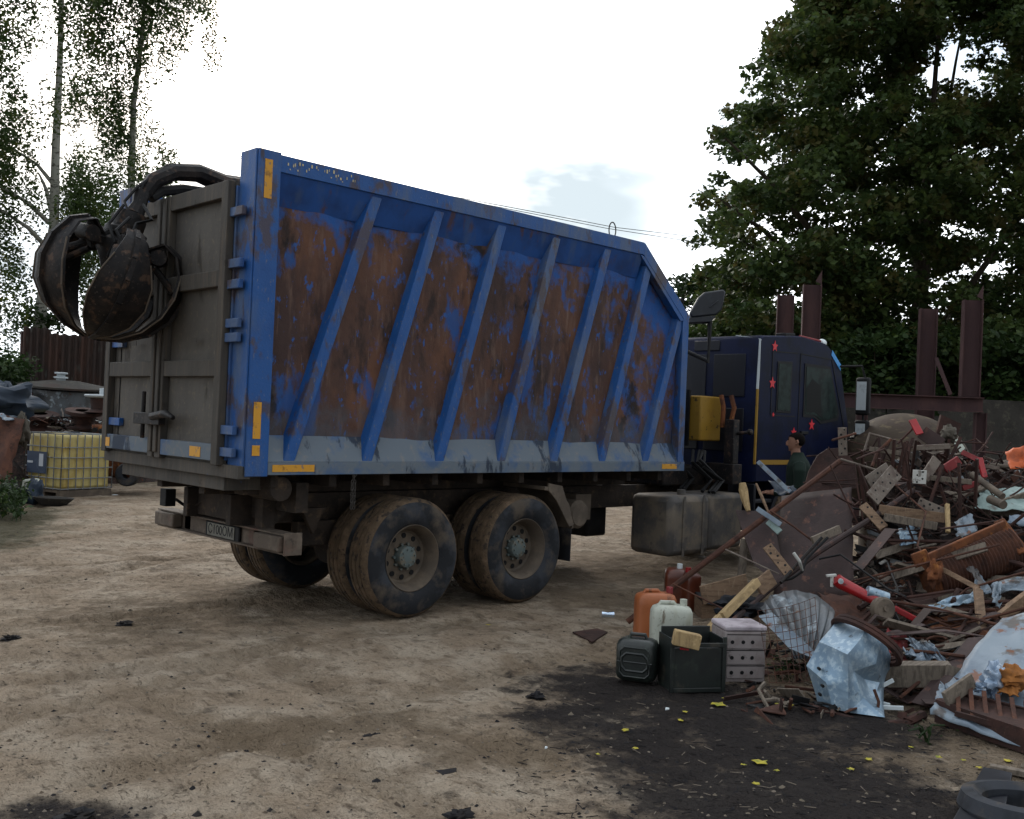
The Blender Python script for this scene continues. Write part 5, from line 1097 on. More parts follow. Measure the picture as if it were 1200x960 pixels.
# white crate
def box_frame(p_l, p_r, depth):
    a = gp(*p_l); b = gp(*p_r); u = (b-a); wdt = u.length; u.normalize(); v = Vector((-u.y, u.x, 0)); 
    if v.dot(fw) < 0: v = -v
    return (lambda x, y, z: a + u*x + v*y + Vector((0, 0, z))), wdt
f, w_ = box_frame((848, 800), (896, 800), .3)
WC = empty('white_crate', 'dirty white three-drawer box with a pinkish lid beside the wire mesh', 'box', loc=tuple(gp(872, 800)))
m = MB(); obox(m, 0, w_, 0, .28, 0, .36, f); part(m, 'box_body', 'crate_white', WC, bevel=.008)
m = MB(); obox(m, -.005, w_+.005, -.005, .285, .362, .40, f); part(m, 'lid', 'crate_lid', WC, bevel=.012)
for k, (z0, z1) in enumerate(((.03, .115), (.13, .225), (.24, .335))):
    m = MB(); obox(m, .015, w_-.015, -.008, -.001, z0, z1, f); dr = part(m, 'drawer_front', 'crate_white', WC, bevel=.004)
    m = MB(); obox(m, .01, w_-.01, -.010, -.0085, z1+.002, z1+.008, f)
    for x in (.05, .13, .2): m.tube([f(x, -.009, (z0+z1)/2), f(x, -.011, (z0+z1)/2)], .014, 8)
    sub(m, 'recess', 'black', dr)
# dark green open crate
f, w_ = box_frame((785, 812), (848, 811), .3)
GC = empty('green_crate', 'dark green open plastic crate sitting on the oil-black soil', 'crate', loc=tuple(gp(817, 812)))
m = MB(); obox(m, 0, w_, .0, .25, 0, .02, f); obox(m, 0, .012, 0, .25, .02, .36, f); obox(m, w_-.012, w_, 0, .25, .02, .36, f); obox(m, .012, w_-.012, .238, .25, .02, .40, f); obox(m, .012, w_-.012, .004, .014, .02, .30, f); part(m, 'crate_body', 'green_plastic', GC, bevel=.004)
m = MB(); obox(m, -.008, .02, -.008, .0, 0, .375, f); obox(m, w_-.02, w_+.008, -.008, .0, 0, .375, f); obox(m, -.008, w_+.008, -.010, -.001, .305, .335, f); obox(m, -.008, w_+.008, -.01, .262, .376, .39, f) if 0 else None
obox(m, .02, w_-.02, -.006, .0, .0, .03, f); part(m, 'crate_rim', 'green_plastic', GC, bevel=.003)
m = MB(); obox(m, .03, w_-.03, .02, .23, .2, .28, f); part(m, 'dark_filling', 'black', GC, bevel=.01)
plank('pale squared wood block lying on the green crate', at(789, 746, 6.75), at(820, 753, 6.75), .10, .07, 'wood_pale', 'wood_block', 'wood block', bevel=.006)
p = at(800, 760, 6.75); m = MB(); m.beam(at(797, 760, 6.78), at(807, 761, 6.78), .02, .012); th(m, 'red_scrap', 'red', 'small red strip inside the green crate', 'strip')
# canisters
def canister(label, pl, pr, h, dep, mat, capmat, tilt=0, cap=(.75, .35), lying=False, name='jerrycan', handle=True):
    f, w_ = box_frame(pl, pr, dep); c = gp((pl[0]+pr[0])/2, (pl[1]+pr[1])/2); R_ = empty(name, label, 'canister', 'plastic canisters beside the scrap heap', loc=tuple(c))
    n = 7
    m = MB(); prof = [(0, .93, .9), (.015, .99, .98), (.05, 1, 1), (.2, .98, .985), (.45, .97, .97), (.72, .985, .98), (.86, .97, .96), (.93, .88, .86), (.965, .70, .7), (.975, .5, .5)]
    k = 28; vs = []
    for (t, sx, sy) in prof:
        for j in range(k):
            a = 2*PI*j/k; e = .45
            cx = math.copysign(abs(math.cos(a))**e, math.cos(a)); cy = math.copysign(abs(math.sin(a))**e, math.sin(a))
            bulge = 1 - .035*math.cos(t*PI*6)*(abs(cy) > .6)
            vs.append(f(w_/2 + cx*w_/2*sx + tilt*t*h, dep/2 + cy*dep/2*sy*bulge, t*h))
    L = len(prof); m.add(vs, [(i*k+j, i*k+(j+1) % k, (i+1)*k+(j+1) % k, (i+1)*k+j) for i in range(L-1) for j in range(k)] + [tuple(range(k))[::-1], tuple(range((L-1)*k, L*k))])
    part(m, 'canister_body', mat, R_, sharp=60)
    if capmat: 
        m = MB(); q = f(w_*cap[0]+tilt*h, dep*cap[1], h*.95); m.tube([q, q+Vector((0, 0, .055))], .028, 14); part(m, 'cap', capmat, R_)
    if handle:
        m = MB(); m.tube([f(w_*.2+tilt*h, dep*.5, h*.955), f(w_*.24+tilt*h, dep*.5, h*1.01), f(w_*.55+tilt*h, dep*.5, h*1.01), f(w_*.6+tilt*h, dep*.5, h*.955)], .016, 8); part(m, 'handle', mat, R_)
    return R_, f, w_
canister('faded white canister with brown drips between the orange and green ones', (762, 777), (812, 779), .44, .2, 'white_plastic', 'white_plastic', cap=(.78, .5))
canister('orange canister standing behind the white one', (747, 757), (794, 757), .43, .2, 'orange_plastic', 'red_faded', cap=(.85, .5))
canister('dark brown canister with a white cap, farther back by the drawer', (777, 714), (806, 716), .40, .26, 'brown_plastic', 'wiper_white', cap=(.62, .5), handle=False)
canister('dark brown canister with an orange-red cap, right of its twin', (806, 718), (823, 717), .38, .22, 'brown_plastic', 'red', cap=(.4, .5), handle=False)
# dark canister lying on its back, panel facing us
f, w_ = box_frame((719, 801), (766, 807), .2)
LC = empty('jerrycan', 'black-green canister with an embossed panel lying apart at the far left of the group', 'canister', 'plastic canisters beside the scrap heap', loc=tuple(gp(742, 804)))
m = MB(); obox(m, 0, w_, 0, .2, .02, .31, f); part(m, 'canister_body', 'green_plastic', LC, bevel=.05)
m = MB()
def rring(x0, x1, z0, z1, y):
    pts = [(x0+.03, z0), (x1-.03, z0), (x1, z0+.03), (x1, z1-.03), (x1-.03, z1), (x0+.03, z1), (x0, z1-.03), (x0, z0+.03), (x0+.03, z0)]; return [f(x, y, z) for x, z in pts]
m.tube(rring(.05, w_-.05, .10, .22, -.002), .010, 6); m.tube(rring(.035, w_-.035, .06, .26, .0), .007, 6); m.tube([f(.02, -.001, .16), f(w_-.02, -.001, .16)], .006, 6); part(m, 'embossed_panel', 'green_plastic', LC)
m = MB(); m.tube([f(.08, .1, .305), f(.09, .1, .335), f(.19, .1, .335), f(.2, .1, .305)], .014, 8); part(m, 'handle', 'green_plastic', LC)
# crumpled can and flat scrap on soil
g = gp(712, 724); m = MB(); m.tube([g+rt*-.055+Vector((0, 0, .03)), g+rt*.0+Vector((0, 0, .028)), g+rt*.06+Vector((0, 0, .03))], [.03, .024, .03], 12); th(m, 'drink_can', 'chrome', 'crumpled silver can on the bare soil', 'can')
m = MB(); m.prism([gp(671, 742), gp(700, 738), gp(712, 742), gp(694, 754)], (0, 0, .012)); th(m, 'scrap_plate', 'rust_dark', 'flat dark plate scrap on the soil left of the canisters', 'plate')

# corrugated fan sheet
m = MB(); c0_ = at(973, 768, 7.3); rows = 72; vs = []; outer = P3([(890, 712, 7.9), (900, 698, 8.0), (927, 690, 8.0), (955, 696, 7.9), (975, 712, 7.7), (980, 735, 7.5)])
left = P3([(884, 725, 7.6), (905, 752, 7.3), (930, 765, 7.2), (955, 771, 7.2)])
for i in range(rows+1):
    t = i/rows; s = t*5; k = min(4, int(s)); o_ = outer[k].lerp(outer[k+1], s-k); base_ = at(930+30*t, 772-3*t, 7.25)
    for j in range(9):
        v = j/8; zz = abs(math.sin(t*2*PI*4.5))*.05*(1-v*.5); p = o_.lerp(base_, v) - fw*(zz + .05*math.sin(v*PI)) + up*(.02*math.sin(v*PI)); vs.append(p)
m.add(vs, [(i*9+j, i*9+j+1, (i+1)*9+j+1, (i+1)*9+j) for i in range(rows) for j in range(8)])
o = m.build('corrugated_sheet', 'sheet_grey', sharp=25); s = o.modifiers.new('t', 'SOLIDIFY'); s.thickness = .004; tag(o, 'fan-bent grey corrugated sheet between the white crate and the galvanized pipe', 'metal sheet')
m = MB(); vs = P3([(889, 722, 7.45), (905, 718, 7.4), (935, 745, 7.2), (960, 768, 7.05), (957, 773, 7.05), (925, 760, 7.1)]); m.prism(vs, fw*.006); th(m, 'metal_strip', 'galv_white', 'bright folded edge strip under the corrugated fan sheet', 'strip')
# wire mesh
m = MB(); n_ = 9; q = P3([(888, 716, 7.3), (955, 700, 7.5), (962, 792, 6.9), (902, 800, 6.85)])
def bl(u, v): return (q[0]*(1-u)+q[1]*u)*(1-v)+(q[3]*(1-u)+q[2]*u)*v - fw*.08*math.sin(u*PI)
for i in range(n_+1):
    m.tube([bl(i/n_, t/6) for t in range(7)], .0022, 4); m.tube([bl(t/6, i/n_) for t in range(7)], .0022, 4)
th(m, 'wire_mesh', 'rust', 'thin rusty wire mesh panel over the corrugated fan sheet', 'wire mesh')

# crushed galvanized pipe with rusty rim
GPp = empty('crushed_duct', 'crushed galvanized duct with a rusty rim standing at the front of the heap', 'duct', loc=tuple(gp(990, 838)))
C0 = at(1015, 752, 6.75); axd = (at(987, 797, 6.66)-C0); axd.normalize(); e1 = (at(1044, 778, 6.75)-at(985, 727, 6.75)); e1 -= axd*e1.dot(axd); R1 = .245; e1.normalize(); e2 = axd.cross(e1)
def ring(c, r, prm): return [c + e1*(math.cos(a)*r*prm(a)[0]) + e2*(math.sin(a)*r*prm(a)[1]) for a in np.linspace(0, 2*PI, 40, endpoint=False)]
if e2.dot(fw) > 0: e2 = -e2
dv = [(981,727,6.85),(1003,728,6.72),(1018,733,6.6),(1034,746,6.62),(1044,768,6.72),(1043,784,6.78),      # 0-5 rim side
      (960,752,6.70),(976,759,6.56),(993,767,6.42),(1006,752,6.50),(1026,778,6.54),                              # 6-10
      (945,780,6.66),(968,800,6.49),(994,800,6.40),(1001,787,6.47),(1013,796,6.58),(1031,800,6.62),            # 11-16
      (959,826,6.55),(976,831,6.44),(994,835,6.38),(1037,841,6.28),(1012,818,6.44),(1024,818,6.52),             # 17-22
      (978,735,7.15),(1040,775,7.1),(1034,832,6.8),(962,818,6.95)]                                              # back
fa = [(0,1,7,6),(1,9,8,7),(1,2,9),(2,3,10,9),(3,4,10),(4,5,16,10),(9,10,14,8),(10,15,14),(10,16,15),(6,7,12,11),(7,8,13,12),(11,12,18,17),(12,13,19,18),(8,14,13),(13,14,21,19),(14,15,22,21),(15,16,22),(21,22,20),(19,21,20),
      (0,6,11,17,26,23),(5,24,25,20,22,16),(17,18,19,20,25,26),(23,26,25,24)]
m = MB(); vs = P3(dv); vs = [Vector((v.x, v.y, max(.015, v.z))) for v in vs]; m.add(vs, fa)
o = part(m, 'duct_shell', 'galv', GPp, sharp=20); sb_ = o.modifiers.new('sub', 'SUBSURF'); sb_.subdivision_type = 'SIMPLE'; sb_.levels = 3; sb_.render_levels = 3
tx_ = bpy.data.textures.new('dents', 'CLOUDS'); tx_.noise_scale = .12; dm_ = o.modifiers.new('dent', 'DISPLACE'); dm_.texture = tx_; dm_.strength = .007; dm_.texture_coords = 'GLOBAL'; sm_ = o.modifiers.new('soft', 'SMOOTH'); sm_.iterations = 1; sm_.factor = .3
rings = [ring(C0, R1, lambda a: (1, 1))]
m = MB(); rp_ = rings[0]; m.tube([C0+(p-C0)*.96-axd*.0 for p in rp_]+[C0+(rp_[0]-C0)*.96], .022, 6); m.tube([C0+(p-C0)*.92-axd*.03 for p in rp_]+[C0+(rp_[0]-C0)*.92-axd*.03], .02, 6); part(m, 'rusty_rim', 'rust_dark', GPp)
for q in ((959, 783, 6.56), (963, 803, 6.46), (960, 813, 6.50)):
    p = at(*q); m = MB(); m.tube([p, p-fw*.03], .010, 8); part(m, 'rivet_hole', 'black', GPp)

# red jack handle piece with grey wheel
RJ = empty('red_jack', 'red tapered metal arm with a grey wheel lying across the heap', 'jack', loc=tuple(at(1028, 705, 8.0)))
m = MB(); m.tube([at(980, 679, 8.1), at(985, 683, 8.1), at(1030, 706, 7.9)], [.05, .052, .038], 14); part(m, 'arm', 'red', RJ)
m = MB(); m.beam(at(1048, 713, 7.85), at(1077, 728, 7.8), .06, .045); part(m, 'arm_end', 'red', RJ, bevel=.006)
m = MB(); m.lathe([(0, -.05), (.085, -.05), (.092, -.035), (.092, .02), (.075, .035), (.02, .03), (.02, .045), (0, .045)], at(1035, 714, 7.75), (-fw*.9 + rt*.25 + Vector((0, 0, .2))), 28); part(m, 'wheel', 'dusty_metal', RJ)
m = MB(); m.tube([at(1016, 693, 7.95), at(1040, 701, 7.95)], .045, 12); part(m, 'roller', 'galv', RJ)
m = MB(); m.tube([at(985, 681, 8.03), at(985.5, 681.5, 8.0)], .022, 8); part(m, 'sticker', 'white_trim', RJ)
m = MB(); m.beam(at(975, 673, 8.1), at(975, 688, 8.1), .025, .02); m.beam(at(968, 675, 8.1), at(980, 674, 8.1), .03, .02); part(m, 'valve', 'plate_white', RJ, bevel=.004)

# items lying at the right
sheet('rusty_sheet', P3([(1078, 727, 8.0), (1125, 720, 8.0), (1183, 742, 7.5), (1120, 765, 7.2)]), 'rust_orange', 'orange rusty flat sheet in the middle of the heap', 'metal sheet', crump=.07, seed=22)
plank('thick dark timber beam right of the galvanized duct', (1036, 790, 6.9), (1114, 790, 6.8), .15, .14, 'wood_grey', 'timber', 'timber', u=(0, 0, 1))
bar('curved rusty channel under the galvanized duct', [(945, 830, 6.6), (990, 843, 6.35), (1030, 852, 6.25), (1062, 848, 6.3), (1082, 838, 6.4)], .032, 'rust_dark', 'channel', 'steel_channel', 6)
sheet('corrugated_sheet', P3([(1062, 748, 7.2), (1090, 752, 7.1), (1110, 776, 6.9), (1080, 772, 7.0)]), 'galv_white', 'small white corrugated piece above the dark timber beam', 'metal sheet', crump=.04, seed=23, corr=(5, .012, 'u'))
sheet('metal_sheet', P3([(1058, 762, 7.1), (1075, 762, 7.1), (1092, 778, 6.95), (1066, 768, 6.95)]), 'galv_white', 'torn white offcut left of the small corrugated piece', 'metal sheet', crump=.06, seed=24, n=8)
sheet('metal_sheet', P3([(1175, 722, 7.3), (1330, 700, 7.0), (1300, 880, 5.6), (1105, 806, 6.5)]), 'galv_white', 'largest blue-white painted sheet, cut by the right edge', 'metal sheet', crump=.035, seed=25, n=24)
sheet('metal_sheet', P3([(1102, 800, 6.45), (1112, 808, 6.4), (1260, 900, 5.5), (1090, 838, 6.2)]), 'galv_white', 'folded white sheet edge at the foot of the heap, below the rusty grating', 'metal sheet', crump=.05, seed=26)
m = MB(); m.prism([gp(1095, 846, .02), gp(1260, 905, .02), gp(1300, 885, .05), gp(1110, 835, .05)], (0, 0, .14)); th(m, 'steel_channel', 'rust_dark', 'dark rusty channel along the foot of the large white sheet', 'channel')
LG = empty('rusty_grating', 'rusty ladder-like grating lying on the large white sheet', 'grating', loc=tuple(at(1160, 830, 6.1)))
m = MB(); A0, A1, B0, B1 = at(1118, 812, 6.35), at(1240, 842, 5.9), at(1120, 836, 6.1), at(1250, 872, 5.6)
m.beam(A0, A1, .03, .03); m.beam(B0, B1, .03, .03); part(m, 'rail', 'rust_dark', LG)
m = MB()
for t in np.linspace(.03, .97, 8): m.beam(A0.lerp(A1, t)+Vector((0, 0, .05)), B0.lerp(B1, t), .025, .02)
part(m, 'rungs', 'rust', LG)
plank('weathered board propped on the rusty grating', (1108, 820, 6.2), (1140, 797, 6.3), .09, .03, 'wood_grey')
c = at(1166, 797, 6.3); blob('plastic_bottle', c, .10, .07, .10, 'plastic_clear', 'crumpled bluish plastic bottle on the large white sheet', 'bottle', 3, .6, freq=2.5)
c = at(1150, 806, 6.3); blob('wrapper', c, .06, .05, .03, 'plastic_clear', 'small blue and white wrapper next to the crumpled bottle', 'wrapper', 4, .8, freq=3)
c = at(1186, 795, 6.25); blob('brown_rag', c, .10, .08, .08, 'rag_brown', 'orange-brown rag right of the crumpled bottle', 'rag', 5, .4, freq=2.2)
sheet('rusty_sheet', P3([(1172, 803, 6.3), (1195, 800, 6.2), (1192, 815, 6.1), (1168, 811, 6.2)]), 'rag_brown', 'flat orange-brown scrap below the brown rag', 'scrap', crump=.04, seed=29, n=8)
# rusty spool / radiator
SP = empty('rusty_spool', 'rusty orange framed coil lying at the right of the heap', 'spool', loc=tuple(at(1140, 650, 8.6)))
A0 = at(1092, 676, 8.5); A1 = at(1188, 640, 8.6); d_ = (A1-A0).normalized(); u1 = (up - d_*up.dot(d_)).normalized()
m = MB(); prof_ = [(.18+.012*(k % 2), k*.016) for k in range(int((A1-A0).length/.016))]; m.lathe([(0, 0)]+prof_+[(0, prof_[-1][1])], A0, d_, 26); part(m, 'coil', 'rust', SP)
m = MB(); m.beam(at(1080, 657, 8.3), at(1178, 614, 8.45), .065, .04, u1); part(m, 'top_rail', 'rust_orange', SP, bevel=.008)
m = MB(); m.beam(A0+u1*.2-d_*.02, A0-u1*.18-d_*.02, .30, .035, d_.cross(u1)); m.beam(at(1070, 658, 8.3), at(1088, 651, 8.3), .12, .03, u1); part(m, 'end_plate', 'rust_orange', SP, bevel=.01)
m = MB(); m.beam(at(1170, 610, 8.6), at(1200, 648, 8.4), .10, .035, d_); part(m, 'end_plate', 'rust_orange', SP, bevel=.01)
c = at(1096, 672, 8.15); blob('foam_lump', c, .09, .05, .11, 'rust_orange', 'yellowish crumbly lump stuck on the near end of the rusty coil', 'lump', 9, .55, freq=2.0)
# pale sheets and wood at the right
for (lab, cs, mat, sd) in [
    ('white bent gutter piece above the wooden stick', [(1135, 663, 8.3), (1143, 668, 8.3), (1164, 696, 8.0), (1150, 694, 8.0)], 'galv_white', 31),
    ('long white curled gutter strip running to the right edge', [(1163, 684, 8.1), (1235, 668, 8.0), (1235, 690, 7.8), (1165, 696, 8.0)], 'galv_white', 32),
    ('white gutter curl hanging down under the long gutter strip', [(1163, 682, 8.0), (1174, 682, 8.0), (1172, 712, 7.8), (1163, 706, 7.8)], 'galv_white', 33),
    ('blue-grey flat strip under the crossing wooden sticks', [(1088, 708, 7.9), (1142, 694, 8.0), (1144, 704, 7.9), (1092, 716, 7.8)], 'galv', 34),
    ('pale green painted sheet at the upper right of the heap', [(1150, 573, 9.9), (1215, 570, 9.8), (1215, 600, 9.3), (1143, 596, 9.4)], 'pale_green', 35),
    ('white scrap sheet beneath the pale green one', [(1186, 604, 9.1), (1215, 606, 9.1), (1215, 622, 8.9), (1180, 612, 8.9)], 'galv_white', 36),
    ('whitish sheet piece low behind the rusty coil', [(1118, 612, 9.3), (1138, 602, 9.3), (1146, 622, 9.1), (1122, 632, 9.0)], 'galv_white', 37),
    ('blue-grey piece with dark cross in the shadow under the plates', [(1052, 620, 9.2), (1072, 616, 9.2), (1076, 636, 9.0), (1056, 640, 9.0)], 'galv', 38),
    ('dark rusty curved sheet below the rusty coil', [(1060, 700, 8.3), (1150, 690, 8.4), (1160, 712, 8.1), (1060, 718, 8.0)], 'rust_dark', 39),
    ('brown sheet behind the red arm', [(958, 694, 8.4), (1010, 700, 8.3), (1020, 735, 7.9), (975, 728, 7.9)], 'rust', 40),
    ('rust-brown plate at the right edge under the wooden pieces', [(1150, 715, 7.9), (1180, 712, 7.9), (1184, 735, 7.7), (1150, 735, 7.7)], 'rust', 41),
    ('maroon-brown sheet under the duct rim', [(1040, 738, 7.6), (1064, 742, 7.6), (1062, 776, 7.2), (1042, 775, 7.1)], 'red_faded', 42)]:
    sheet('metal_sheet', P3(cs), mat, lab, 'metal sheet', crump=.05, seed=sd, n=10)
plank('brown stick reaching up-left from the white gutters', (1105, 668, 8.2), (1147, 690, 7.9), .04, .03, 'wood', 'wood_stick', 'stick')
plank('upright brown board standing below the white gutters', (1146, 690, 7.9), (1151, 741, 7.5), .075, .03, 'wood')
plank('squared brown timber at the right edge above the large white sheet', (1172, 725, 7.6), (1210, 695, 7.6), .08, .06, 'wood', 'timber', 'timber')
plank('second brown timber just under the first at the right edge', (1182, 714, 7.7), (1215, 690, 7.7), .07, .05, 'wood', 'timber', 'timber')
for lab, p in (('short white tube bit right of the duct', [(1030, 806, 6.7), (1047, 797, 6.7)]), ('white strip lying right of the duct foot', [(1033, 829, 6.5), (1059, 830, 6.45)]), ('thin white strip above the other by the duct foot', [(1028, 823, 6.6), (1043, 827, 6.55)])):
    plank(lab, (*p[0],), (*p[1],), .028, .012, 'wiper_white', 'metal_strip', 'strip')
# perforated plates and frames at the top
plank('grey-white perforated plate standing upright next to the cab mirror', (987, 501, 10.0), (988, 534, 10.0), .085, .02, 'plate_grey', 'perforated_plate', 'plate', holes=6)
plank('wide beige perforated plate, front one of a pair in the middle of the tangle', (1022, 585, 9.3), (1050, 552, 9.5), .15, .015, 'plate_grey', 'perforated_plate', 'plate', u=rt*.75+up*-.6, holes=7)
plank('beige plate partly hidden behind the wide perforated one', (1017, 566, 9.5), (1042, 549, 9.6), .13, .015, 'plate_grey', 'perforated_plate', 'plate', u=rt*.6+up*-.8, holes=3)
plank('white square plate with rusty spots at the centre of the tangle', (1078, 551, 9.4), (1077, 567, 9.4), .125, .02, 'plate_white', 'square_plate', 'plate', u=rt, holes=4)
plank('grey flat plate leaning above the white square plate', (1083, 561, 9.6), (1098, 538, 9.7), .10, .02, 'plate_grey', 'flat_plate', 'plate')
plank('perforated plate lying on the right, below the white square plate', (1076, 588, 9.3), (1107, 601, 9.2), .085, .02, 'plate_grey', 'perforated_plate', 'plate', holes=6)
plank('tilted wood slat at the lower left of the tangle', (1011, 592, 9.3), (1036, 619, 9.1), .085, .025, 'wood', 'wooden_plank', 'plank', holes=3)
plank('thin upright pale slat right of the perforated plates', (1110, 591, 9.2), (1111, 624, 9.0), .035, .03, 'wood_pale', 'wood_strip', 'slat')
plank('dark horizontal box bar at the top of the tangle', (1073, 525, 10.0), (1113, 523, 10.0), .05, .04, 'plate_grey', 'box_bar', 'bar')
plank('horizontal box bar near the left top of the tangle', (1019, 526, 10.1), (1060, 532, 10.0), .045, .04, 'wood_grey', 'box_bar', 'bar')
plank('long horizontal box bar under the red pieces', (1091, 560, 9.6), (1138, 565, 9.6), .05, .04, 'wood_grey', 'box_bar', 'bar')
plank('dark square plate at the summit beside the red tip', (1080, 506, 10.2), (1103, 522, 10.1), .14, .02, 'rust_purple', 'flat_plate', 'plate', u=up*.8+rt*.4)
plank('long brown board across the lower tangle', (1030, 597, 9.3), (1107, 607, 9.2), .09, .03, 'wood')
plank('second long brown board right under the first', (1036, 606, 9.1), (1098, 617, 9.0), .07, .03, 'wood_grey')
plank('bright red plate sticking up at the very top of the heap', (1069, 492, 10.2), (1078, 509, 10.1), .075, .02, 'red', 'red_plate', 'plate')
plank('dull red block in the tangle below the summit', (1107, 550, 9.8), (1124, 539, 9.8), .085, .04, 'red_faded', 'red_block', 'block')
plank('faded pink-red bar at the right top of the tangle', (1127, 530, 10.0), (1152, 542, 9.9), .05, .03, 'red_faded', 'red_bar', 'bar')
plank('pale pinkish bar under the faded red one', (1146, 545, 9.9), (1171, 549, 9.8), .035, .03, 'plate_grey', 'pink_bar', 'bar')
plank('short red piece hanging right of the faded red bar', (1148, 537, 9.8), (1154, 560, 9.7), .05, .03, 'red', 'red_block', 'block')
plank('small red piece near the long horizontal bar', (1128, 572, 9.6), (1146, 566, 9.6), .05, .03, 'red_faded', 'red_block', 'block')
bar('grey capped tube pointing at the pale green sheet', [(1139, 556, 9.7), (1175, 582, 9.3)], .032, 'dusty_metal', 'tube', 'steel_tube', 12)
bar('shorter grey tube under the capped one', [(1160, 585, 9.4), (1176, 592, 9.2)], .04, 'dusty_metal', 'tube', 'steel_tube', 12)
bar('long thin horizontal tube at the right edge', [(1160, 545, 10.0), (1230, 552, 9.9)], .02, 'dusty_metal', 'tube', 'steel_tube')
sheet('orange_panel', P3([(1178, 530, 10.1), (1204, 521, 10.0), (1212, 546, 9.9), (1184, 551, 9.9)]), 'orange_sheet', 'bright orange curved panel at the right edge of the heap top', 'panel', crump=.03, seed=51, n=10)
bar('upper left grey U-shaped handle bar on the tangle', [(1013, 528, 10.1), (1019, 508, 10.1), (1044, 515, 10.1)], .014, 'plate_grey', 'handle', 'bent_bar')
bar('rusty curved rod continuing from the U-shaped handle', [(1044, 515, 10.05), (1028, 530, 10.0), (1022, 547, 9.9)], .016, 'rust', 'rod', 'steel_rod')
bar('dark rod joining the red tip to the dome side', [(1070, 502, 10.2), (1052, 520, 10.2)], .012, 'rust_dark', 'rod', 'steel_rod')
bar('rusty rod through the upright perforated plate by the cab', [(975, 516, 9.9), (1003, 508, 10.0)], .012, 'rust', 'rod', 'steel_rod')
c = at(1112, 509, 10.2); blob('rag_lump', c, .09, .08, .09, 'rag', 'tan crumpled lump on top of the heap right of the dark plate', 'lump', 12, .4, freq=2.2)
c = at(1060, 590, 9.3); 
# the tangle of legs and rods between the plates (countable, each its own bar)
rr = random.Random(42)
kinds = [('thin rusty rod caught in the upper tangle of the heap', 'rust_dark', .008, (1000, 1200, 520, 620), 90, 'rods in the upper tangle'),
         ('dark square leg standing in the upper tangle of the heap', 'rust_dark', .014, (1010, 1150, 525, 600), 40, 'legs in the upper tangle'),
         ('thin rusty rod lying in the lower part of the heap', 'rust', .010, (1000, 1240, 640, 830), 66, 'rods in the lower heap'),
         ('dark pipe piece lying in the lower part of the heap', 'rust_dark', .018, (1010, 1240, 620, 770), 26, 'pipes in the lower heap'),
         ('grey-brown board fragment lying in the heap', 'wood_grey', .03, (1010, 1240, 580, 800), 26, 'board fragments in the heap'),
         ('bent rusty sheet fragment lying in the heap', 'rust_purple', .05, (1010, 1240, 560, 830), 34, 'sheet fragments in the heap')]
for lab, mat, r, (x0, x1, y0, y1), cnt, grp in kinds:
    for k in range(cnt):
        x = rr.uniform(x0, x1); y = rr.uniform(y0, y1); d = DP(y)+rr.uniform(-.05, .5); p = at(x, y, d)
        if 'leg' in lab: dv = rt*rr.gauss(0, .25)+up*1.0+fw*rr.gauss(0, .3); L = rr.uniform(.2, .45)
        elif 'upper' in lab: dv = rt*rr.gauss(0, 1)+up*rr.gauss(0, .8)+fw*rr.gauss(0, .6); L = rr.uniform(.3, .8)
        else: dv = rt*1.0+up*rr.gauss(0, .28)+fw*rr.gauss(0, .5); L = rr.uniform(.4, 1.1)
        dv.normalize(); q = p+dv*L; q2 = p-dv*L*.2
        for e in (q, q2): e.z = max(e.z, .05)
        if any(480-F_PX*((e-CAM).dot(up))/((e-CAM).dot(fw)) < 512-10*(e-p).length for e in (q, q2)): continue
        m = MB()
        if 'leg' in lab: m.beam(q2, q, r*1.8, r*1.8)
        elif 'board' in lab: m.beam(q2, q2.lerp(q, .6), rr.uniform(.05, .1), .022, (rr.gauss(0, 1), rr.gauss(0, 1), 1))
        elif 'sheet' in lab:
            a, b = orth(dv); W_ = rr.uniform(.06, .18); mid = q2.lerp(q, .4); s_ = rr.gauss(0, .12)
            m.prism([q2-a*W_*.5, mid-a*W_*.4+b*s_, mid+a*W_*.5+b*s_, q2+a*W_*.4], b*.006); m.prism([mid-a*W_*.4+b*s_, q2.lerp(q, .75)-a*W_*.3, q2.lerp(q, .8)+a*W_*.3, mid+a*W_*.5+b*s_], b*.006)
        else:
            b_ = Vector((rr.gauss(0, .09), rr.gauss(0, .09), rr.gauss(0, .08))); m.tube([q2, q2.lerp(q, .35)+b_, q2.lerp(q, .7)+b_*.5, q], r*rr.uniform(.7, 1.3), 6)
        th(m, {'leg': 'table_leg'}.get('leg' if 'leg' in lab else '', 'board_fragment' if 'board' in lab else 'sheet_fragment' if 'sheet' in lab else 'pipe_piece' if 'pipe' in lab else 'steel_rod'), mat, lab, 'board' if 'board' in lab else 'sheet' if 'sheet' in lab else 'pipe' if 'pipe' in lab else 'leg' if 'leg' in lab else 'rod', grp)
for k, (lab, pts) in enumerate([('black cable looping over the middle of the heap', [(960, 655, 8.6), (985, 650, 8.5), (1010, 668, 8.3), (1040, 690, 8.0), (1062, 700, 7.9)]), ('dark cable arching left of the rusty coil', [(1040, 660, 8.5), (1052, 690, 8.1), (1050, 720, 7.8), (1060, 740, 7.5), (1100, 730, 7.6)]),
    ('thin cable ring on the orange rusty sheet', [(1098+math.cos(a)*13, 752+math.sin(a)*6, 7.25-math.sin(a)*.1) for a in np.linspace(0, 5.8, 14)]), ('black cable knot beside the orange rusty sheet', [(1100, 765, 7.1), (1125, 758, 7.1), (1110, 775, 6.9), (1140, 770, 6.9), (1118, 790, 6.8), (1150, 785, 6.8), (1170, 765, 6.9)]),
    ('rusty cable trailing over the long brown boards', [(1045, 565, 9.6), (1085, 600, 9.1), (1075, 640, 8.7), (1090, 660, 8.4)])]):
    bar(lab, pts, .009, 'black' if 'black' in lab or 'dark' in lab else 'rust', 'cable', 'cable')

